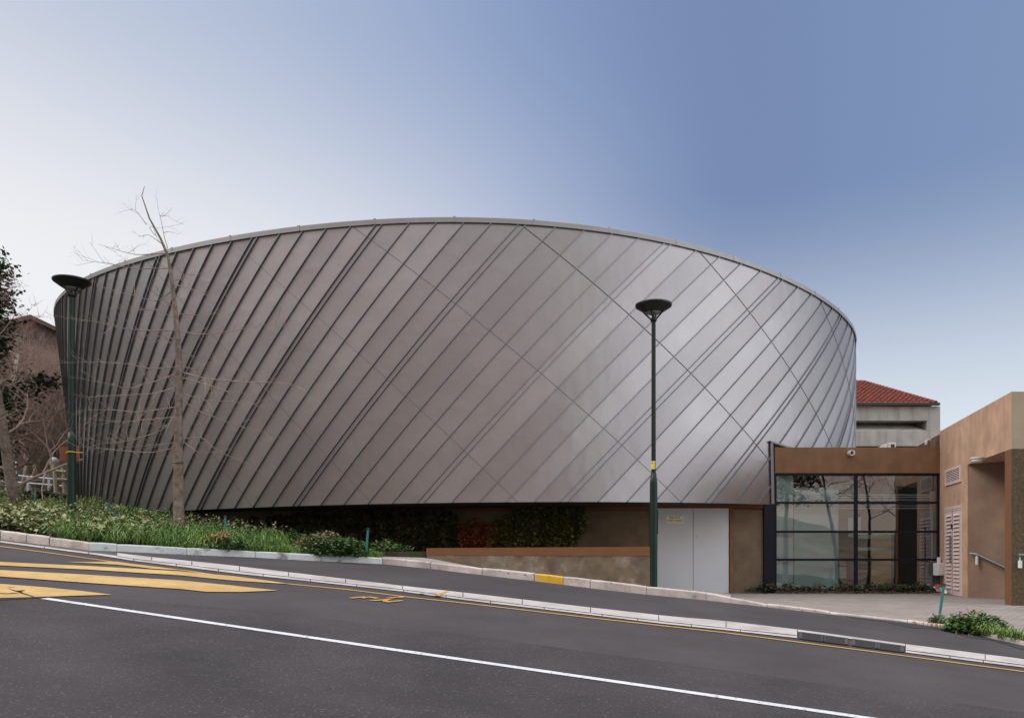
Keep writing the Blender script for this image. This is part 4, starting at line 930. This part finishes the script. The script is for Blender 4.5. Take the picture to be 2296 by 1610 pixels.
for i, br in enumerate(BR):
    dep = random.uniform(-1.5, .9) if i < 28 else random.uniform(-.2, .2); pts = []
    m_ = len(br); fine = []
    for (xa, ya), (xb, yb) in zip(br[:-1], br[1:]):
        for k in range(5): fine.append((xa+(xb-xa)*k/5+random.uniform(-2, 2), ya+(yb-ya)*k/5+random.uniform(-2.5, 2.5)))
    fine.append(br[-1]); n_ = len(fine)
    if n_ > 8: # smooth
        fine = [fine[0]]+[tuple((fine[j-1][q]+2*fine[j][q]+fine[j+1][q])/4 for q in (0, 1)) for j in range(1, n_-1)]+[fine[-1]]
    pts = [P(*z1(x, y), YT+dep*(j/(n_-1))) for j, (x, y) in enumerate(fine)]
    Lb = sum((pts[j+1]-pts[j]).length for j in range(n_-1)); r0 = .0072+.0055*min(1.6, Lb/2)
    if i >= 28: r0 = .009
    mb.tube(pts, [r0*(1-.82*j/(n_-1)) for j in range(n_)], 5, cap=False)
    for j in range(1, n_):
        for _ in range(1):
            if random.random() < (.85 if i < 28 else .3):
                a = (pts[j]-pts[j-1]).normalized(); d = (a*.6+Vector((random.gauss(0,.6), random.gauss(0,.6), random.gauss(.18,.5)))).normalized()
                grow(mb, pts[j], d, random.uniform(.12, .6), r0*.36*(1-.5*j/n_)+.0015, 1, .5, .1, 3, 2, .0018, .15, 4)
mb.build('branches', mat('young_twigs', (.27, .205, .175), rough=.9, var=.2, scale=4), yt)
# left bank trees
lt = bare_tree(P(36, 1128, 22), 5.7, .15, 'grey trunked bare tree left of the far street lamp', BARK, TWIGP, depth=4, kids=4, lean=(-.03, 0), limbs=11, spread=.7, first=.12)
bg = [(10, 1096, 36, 6.4, .28, (-.05, 0), 'thick bare tree at the left edge behind the railing'),
      (66, 1090, 37, 5.6, .22, (.34, 0), 'bare tree with a slanting trunk leaning right over the railing'),
      (104, 1090, 42, 7.2, .24, (.10, 0), 'bare tree before the brown house windows'),
      (-40, 1090, 44, 8.0, .3, (.1, 0), 'bare tree mostly outside the left edge of the view'),
      (150, 1085, 45, 6.8, .18, (-.15, 0), 'bare twiggy tree between far lamp and brown house'),
      (118, 1085, 40, 4.2, .10, (-.3, .1), 'small multi-stemmed bare tree behind the timber hurdle'),
      (52, 1090, 38, 6.0, .16, (.12, 0), 'pale bare tree with low forking limbs behind the left trunk'),
      (92, 1090, 39, 6.4, .15, (-.1, 0), 'pale bare tree in front of the gable above the railing'),
      (128, 1088, 37, 5.2, .13, (.05, 0), 'pale bushy bare tree just behind the timber hurdle'),
      (60, 1088, 49, 8.6, .2, (.05, 0), 'reddish twiggy tree against the gable of the brown house'),
      (96, 1086, 51, 8.2, .2, (-.04, 0), 'reddish twiggy tree between the gable and the far lamp'),
      (134, 1085, 50, 7.4, .18, (.02, 0), 'reddish twiggy tree just left of the far lamp')]
for x, y, Y, H, r, ln, lab in bg: bare_tree(P(x, y, Y), H, r, lab, mat('pale_bark', (.30, .255, .20), rough=.95, var=.25, scale=3), mat('reddish_twigs', (.25, .145, .12), rough=.95) if Y > 39 else TWIGP, depth=4, kids=6, lean=ln, limbs=13, spread=.62, first=.15)

def leaf_mesh(pts, size, tones, flat=.4, aspect=1.6, curl=.25):
    """many small folded leaves as numpy arrays"""
    mb = MB(); n = len(pts)
    for i in range(n):
        s = size*random.uniform(.6, 1.35); a = random.uniform(0, 6.283); el = random.gauss(0, flat)
        d = Vector((math.cos(a)*math.cos(el), math.sin(a)*math.cos(el), math.sin(el))); w = d.cross(Vector((random.gauss(0,.35), random.gauss(0,.35), 1))).normalized(); nn = w.cross(d)
        p = Vector(pts[i]); t_ = min(1, max(0, tones[i]+random.gauss(0, .13)))
        mb.add([p, p+d*s*.5+w*s/aspect*.5+nn*s*curl*.3, p+d*s, p+d*s*.5-w*s/aspect*.5+nn*s*curl*.3], [(0,1,2,3)], 0, t_)
    return mb
LEAF_OL = mat('olive_leaves', [(.05,.065,.020),(.155,.175,.058),(.35,.35,.17)], rough=.6, tone=True)
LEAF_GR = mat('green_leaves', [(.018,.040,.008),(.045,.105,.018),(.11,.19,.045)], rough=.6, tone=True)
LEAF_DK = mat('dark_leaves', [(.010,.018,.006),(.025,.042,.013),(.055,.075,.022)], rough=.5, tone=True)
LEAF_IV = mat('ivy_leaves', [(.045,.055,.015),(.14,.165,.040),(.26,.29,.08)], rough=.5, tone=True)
LEAF_RD = mat('red_leaves', [(.16,.045,.024),(.34,.090,.045),(.36,.17,.08)], rough=.6, tone=True)
LEAF_BR = mat('brown_flower_heads', [(.09,.065,.035),(.19,.145,.075),(.29,.235,.13)], rough=.8, tone=True)
BLADE = mat('grass_blades', [(.030,.065,.010),(.095,.195,.028),(.27,.33,.09)], rough=.55, tone=True)
# evergreen at the left edge
t = thing('evergreen_tree', P(-45, 1100, 26), 'dark evergreen tree cut by the left edge of the view', 'tree')
mb = MB(); mb.tube([P(-45, 1110, 26), P(-40, 560, 26)], [.25, .05], 8); mb.build('trunk', BARK, t)
pts, tn = [], []
for k in range(110):
    yy = random.uniform(575, 1060); half = np.interp(yy, [575, 640, 800, 940, 1060], [10, 42, 52, 62, 45]); cxp = -44+random.uniform(-1, 1)*half*.85 + (10 if yy < 700 else 0); cY = 26+random.uniform(-1.4, 1.4); c = P(cxp, yy, cY)
    for _ in range(130):
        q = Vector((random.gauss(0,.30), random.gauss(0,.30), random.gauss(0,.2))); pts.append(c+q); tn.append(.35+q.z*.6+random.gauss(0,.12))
for c_, n_ in (((85, 860), 260), ((55, 880), 200), ((98, 850), 120)):
    c = P(*c_, 27)
    for _ in range(n_): pts.append(c+Vector((random.gauss(0,.28), random.gauss(0,.3), random.gauss(0,.12)))); tn.append(random.random()*.8)
leaf_mesh(pts, .16, tn).build('crown', mat('evergreen_leaves', [(.014,.024,.010),(.035,.055,.020),(.08,.105,.04)], rough=.55, tone=True), t)

# ------------------------------------------------------------------ planting on the bank
def bank_d(x, y):
    """distance behind kerb where the bank is seen at photo (x, y)"""
    lo, hi = .1, 20.
    for _ in range(24):
        m_ = (lo+hi)/2; p = bank(x, m_)
        if HY-F*p.z/p.y > y: lo = m_
        else: hi = m_
    return lo
# low olive ground cover on the left
pts, tn = [], []
for _ in range(17000):
    x = random.uniform(-330, 360); d = random.triangular(.12, 3.2, .8); 
    if x > 60 and random.random() < (x-60)/300: continue
    p = bank(x, d); hgt = .16+.14*math.sin(x*.045+d*2.1)*math.sin(d*2.9+x*.02)+.12*min(1, d); k = random.random()
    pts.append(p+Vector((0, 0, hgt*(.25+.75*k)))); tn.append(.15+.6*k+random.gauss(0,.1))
tag(leaf_mesh(pts, .11, tn, .45).build('ground_cover', LEAF_OL), 'pale olive ground cover spreading over the left bank above the kerb', 'ground cover', kind='stuff')
# long grass
def blades(mb, c, n, h, spread, lean=.5):
    for _ in range(n):
        a = random.uniform(0, 6.283); r_ = random.random()*spread*.35; p = c+Vector((math.cos(a)*r_, math.sin(a)*r_, -.02)); L_ = h*random.uniform(.55, 1.15); b = random.uniform(.1, lean*1.3)
        d = Vector((math.cos(a), math.sin(a), 0)); w = Vector((-d.y, d.x, 0))*random.uniform(.004, .009); t_ = min(1, max(0, random.gauss(.42+.25*math.sin(c.x*1.7)*math.sin(c.y*2.3+c.x), .2)))
        p1 = p+d*b*L_*.25+Vector((0,0,L_*.55)); p2 = p+d*b*L_*.75+Vector((0,0,L_*(.95-.3*b))); p3 = p+d*b*L_*1.25+Vector((0,0,L_*(.98-.75*b)))
        mb.add([p-w, p+w, p1+w, p1-w, p2+w*.8, p2-w*.8, p3], [(0,1,2,3), (3,2,4,5), (5,4,6)], 0, t_)
mb = MB()
for _ in range(420):
    x = random.uniform(60, 640); d = random.uniform(.25, 2.4)
    if x < 250 and random.random() < .5: continue
    blades(mb, bank(x, d), 52, random.choice((random.uniform(.14, .24), random.uniform(.24, .42))), .4, 1.0)
for _ in range(260):
    x = random.uniform(-100, 420); d = random.uniform(2.2, 9); blades(mb, bank(x, d), 34, random.uniform(.15, .34), .5, .8)
for _ in range(300):                                       # short lawn grass at the kerb
    x = random.uniform(330, 850); blades(mb, bank(x, random.uniform(.12, .6)), 36, random.uniform(.10, .2), .4, .6)
for _ in range(420):
    x = random.uniform(-200, 200); blades(mb, bank(x, random.uniform(7, 15)), 26, random.uniform(.08, .2), .9, .6)
tag(mb.build('grass', BLADE), 'long green grass clumps on the bank below the young tree', 'grass', kind='stuff')
# dead flower heads and leaf litter standing over the planting
pts, tn = [], []
for _ in range(800):
    x = random.uniform(120, 640); d = random.triangular(.8, 3.8, 2.2); p = bank(x, d); pts.append(p+Vector((0, 0, random.uniform(.15, .42)))); tn.append(random.random())
for _ in range(1000):
    x = random.uniform(-150, 260); d = random.uniform(3, 9); p = bank(x, d); pts.append(p+Vector((0, 0, random.uniform(.1, .35)))); tn.append(random.random())
tag(leaf_mesh(pts, .075, tn, .6).build('dry_seed_heads', LEAF_BR), 'dry brown seed heads scattered through the grass on the bank', 'seed heads', kind='stuff')
pts, tn = [], []
for _ in range(7000):
    x = random.uniform(150, 860); d = random.uniform(1.6, 4.6) ; p = bank(x, d); k = random.random(); pts.append(p+Vector((0, 0, (.1+.25*math.sin(x*.06+d)**2)*k))); tn.append(.1+.6*k)
tag(leaf_mesh(pts, .08, tn, .5).build('low_foliage', LEAF_GR), 'low dark leafy plants under the edge of the metal hall', 'foliage', kind='stuff')
def shrub(x, y, Y, w, h, dp, n, label, m, size=.08, m2=None, n2=0, name='shrub', group='low shrubs in the planting', base=None):
    c = base if base is not None else P(x, y, Y); t = thing(name, c, label, 'shrub', group); pts, tn = [], []
    for _ in range(n):
        while True:
            a, b, k = random.uniform(-1,1), random.uniform(-1,1), random.random()
            if a*a+b*b+k*k < 1 and random.random() < .25+.75*(a*a+b*b+k*k): break
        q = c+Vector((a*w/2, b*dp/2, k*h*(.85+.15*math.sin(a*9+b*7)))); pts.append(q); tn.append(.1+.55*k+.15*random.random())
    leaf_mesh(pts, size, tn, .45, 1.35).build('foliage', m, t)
    mb = MB()
    for k in range(9): 
        a = random.uniform(0, 6.28); grow(mb, c, (math.cos(a)*.7, math.sin(a)*.7, 1), h*.9, .012, 1, .5, .1, 3, 2, .004, .15, 4)
    mb.build('stems', TWIG, t)
    if m2:
        pts = []; tn = []
        for _ in range(n2):
            a = random.uniform(-.95, .25); b = random.uniform(-.9, .5); k = math.sqrt(max(0, 1-a*a-b*b))
            pts.append(c+Vector((a*w/2, b*dp/2, k*h*random.uniform(.9, 1.08)))); tn.append(random.random())
        leaf_mesh(pts, size*.8, tn, .6).build('flower_heads', m2, t)
    return t
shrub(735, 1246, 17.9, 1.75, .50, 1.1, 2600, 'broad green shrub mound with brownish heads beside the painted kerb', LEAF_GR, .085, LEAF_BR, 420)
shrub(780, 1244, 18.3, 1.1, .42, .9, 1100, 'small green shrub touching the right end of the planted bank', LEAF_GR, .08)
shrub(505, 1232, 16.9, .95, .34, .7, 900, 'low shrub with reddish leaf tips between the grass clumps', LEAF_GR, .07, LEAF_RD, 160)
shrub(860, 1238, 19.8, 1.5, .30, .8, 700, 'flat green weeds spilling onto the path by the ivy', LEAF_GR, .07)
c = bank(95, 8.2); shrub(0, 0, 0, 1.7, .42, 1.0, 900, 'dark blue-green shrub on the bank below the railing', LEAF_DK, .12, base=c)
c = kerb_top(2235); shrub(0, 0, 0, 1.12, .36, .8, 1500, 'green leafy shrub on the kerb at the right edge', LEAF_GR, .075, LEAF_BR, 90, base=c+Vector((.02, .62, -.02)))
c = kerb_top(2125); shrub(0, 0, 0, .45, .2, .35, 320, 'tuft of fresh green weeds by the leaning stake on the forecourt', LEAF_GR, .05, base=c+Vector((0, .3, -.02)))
c = kerb_top(2290); mb = MB()
for _ in range(50): blades(mb, kerb_top(random.uniform(2150, 2330))+Vector((0, random.uniform(.12, .35), 0)), 26, random.uniform(.08, .24), .3, .7)
tag(mb.build('verge_grass', BLADE), 'short green grass along the kerb at the right edge', 'grass', kind='stuff')
mb = MB()
for _ in range(140):
    x = random.uniform(2062, 2140); p = kerb_top(x)+Vector((random.uniform(-.1,.1), random.uniform(.05,.35), -.02)); mb.lathe(p, [(0, .04), (.035, .02), (.045, -.02)], 5)
tag(mb.build('sandy_soil', mat('sandy_soil', (.33, .21, .155), rough=1, var=.3, scale=9)), kind='structure')
# plants at the foot of the glazing
for i, (px, w, h, n, lab, m) in enumerate([(1690, .55, .17, 160, 'small dark plant left of the navy column', LEAF_DK), (1722, .75, .40, 420, 'dark bushy plant at the foot of the navy column', LEAF_DK), (1768, .60, .38, 300, 'dark plant with raised stems below the frosted glass', LEAF_DK), (1800, .5, .25, 220, 'dark plant between the streamer and the frosted glass', LEAF_DK), (1835, .55, .36, 240, 'dark upright plant under the left glazing', LEAF_DK), (1890, .9, .36, 420, 'dark plant left of the central mullion', LEAF_DK), (1925, .45, .22, 260, 'fresh green plant at the foot of the central mullion', LEAF_GR), (1965, .9, .36, 420, 'dark plant below the orange inner door', LEAF_DK), (2015, .9, .34, 420, 'dark plant under the right glazing', LEAF_DK), (2062, .9, .36, 420, 'dark plant at the right end of the glazing', LEAF_DK)]):
    shrub(0, 0, 0, w, h*.68, .4, int(n*.75), lab, m, .065, base=P(px, 1325, 22.4), group='plants along the foot of the entrance glazing')
pts, tn = [], []
for _ in range(1500): p = P(random.uniform(1740, 2095), 1328, 22.3); pts.append(p+Vector((0, random.uniform(-.2, .3), random.uniform(0, .05)))); tn.append(random.random())
tag(leaf_mesh(pts, .06, tn, .3).build('leaf_litter', mat('litter_leaves', [(.05,.02,.012),(.15,.055,.03),(.22,.12,.06)], rough=.8, tone=True)), 'fallen brown leaves along the foot of the entrance glazing', 'leaves', kind='stuff')
# climbers on the wall under the overhang
def climber(shape, n, m, label, size=.075, name='ivy', Yc=YW-.06, base=None):
    t = thing(name, base, label, 'climber', 'climbers on the wall under the hall'); pts, tn = [], []
    xs_ = [s[0] for s in shape]
    while len(pts) < n:
        x = random.uniform(xs_[0], xs_[-1]); top = np.interp(x, xs_, [s[1] for s in shape]); bot = np.interp(x, xs_, [s[2] for s in shape]); top += 10*math.sin(x*.21)*math.sin(x*.083)+random.gauss(0, 4)
        y = random.uniform(top, bot)
        if math.sin(x*.11+y*.07)*math.sin(y*.15-x*.05) > .72 and random.random() < .75: continue
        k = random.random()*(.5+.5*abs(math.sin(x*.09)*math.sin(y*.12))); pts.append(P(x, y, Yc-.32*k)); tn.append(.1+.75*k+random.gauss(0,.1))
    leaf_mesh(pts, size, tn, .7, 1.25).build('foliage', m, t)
    mb = MB()
    for _ in range(26):
        x = random.uniform(xs_[0], xs_[-1]); yb = np.interp(x, xs_, [s[2] for s in shape]); yt_ = np.interp(x, xs_, [s[1] for s in shape])-4
        q = [P(x+6*math.sin(k*1.3+x), yb+(yt_-yb)*k/6, Yc-.03) for k in range(7)]; mb.tube(q, [.012, .011, .01, .008, .006, .005, .004], 4, cap=False)
    mb.build('stems', TWIG, t); return t
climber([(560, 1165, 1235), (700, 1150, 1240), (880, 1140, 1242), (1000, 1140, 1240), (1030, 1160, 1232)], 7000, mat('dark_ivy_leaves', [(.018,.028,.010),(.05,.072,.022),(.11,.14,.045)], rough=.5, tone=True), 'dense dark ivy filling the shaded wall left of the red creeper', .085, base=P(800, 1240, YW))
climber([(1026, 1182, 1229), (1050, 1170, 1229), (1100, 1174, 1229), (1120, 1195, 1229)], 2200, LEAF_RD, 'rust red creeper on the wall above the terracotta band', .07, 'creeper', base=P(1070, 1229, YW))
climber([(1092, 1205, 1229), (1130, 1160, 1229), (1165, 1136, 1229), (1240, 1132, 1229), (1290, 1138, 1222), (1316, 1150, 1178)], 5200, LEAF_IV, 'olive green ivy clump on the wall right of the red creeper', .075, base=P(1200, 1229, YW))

# ------------------------------------------------------------------ across the road, behind the camera: what the glass and the metal mirror
for i, (x, y, H, lab) in enumerate([(5.6, -13, 12, 'tall bare tree across the road mirrored beside the central mullion'), (7.4, -16, 11, 'bare tree across the road mirrored in the right half of the glass'), (9.3, -13.5, 10, 'spreading bare tree across the road mirrored at the right of the glass')]):
    bare_tree((x, y, road_h(x, y)*.7-.5), H, .15, lab, mat('dark_bark', (.06, .045, .035), rough=.95), mat('dark_twigs', (.05, .035, .028), rough=.95), depth=4, kids=4, limbs=10, spread=.6, group='bare trees across the road', first=.48)
c = Vector((1.6, -15, road_h(1.6, -15)*.7-.5)); t = thing('evergreen_tree', c, 'dark leafy tree across the road mirrored at the top left of the glass', 'tree')
mb = MB(); mb.tube([c, c+Vector((.2, 0, 9))], [.25, .08], 8); mb.build('trunk', BARK, t)
pts, tn = [], []
for k in range(45):
    q = c+Vector((random.gauss(0, 1.4), random.gauss(0, 1.4), random.uniform(5.6, 10)))
    for _ in range(60): pts.append(q+Vector((random.gauss(0,.4), random.gauss(0,.4), random.gauss(0,.3)))); tn.append(random.random()*.6)
leaf_mesh(pts, .3, tn).build('crown', LEAF_DK, t)
mb = MB(); rows = []; az = np.radians(np.linspace(-58, -245, 90))    # wooded slopes to the left and behind the camera
for k in range(14):
    row = []
    for a in az:
        deg_ = -math.degrees(a); dist = 42+9*k; hh = float(np.interp(deg_, [58, 68, 90, 140, 165, 180, 200, 245], [12, 34, 50, 36, 14, 7, 5, 4]))
        hh *= .85+.12*math.sin(a*9)+.06*math.sin(a*31); g_ = RA+RB*30*math.tanh(dist*math.sin(a)/30)
        row.append((dist*math.sin(a), dist*math.cos(a)+8, g_-1+hh*min(1, (k/10)**1.2)+random.uniform(-.6, .6)))
    rows.append(row)
mb.grid(rows); tag(mb.build('hill', mat('wooded_hillside', (.20, .135, .095), rough=1, var=.4, scale=.2, color2=(.10, .085, .05)), smooth=False), kind='structure')
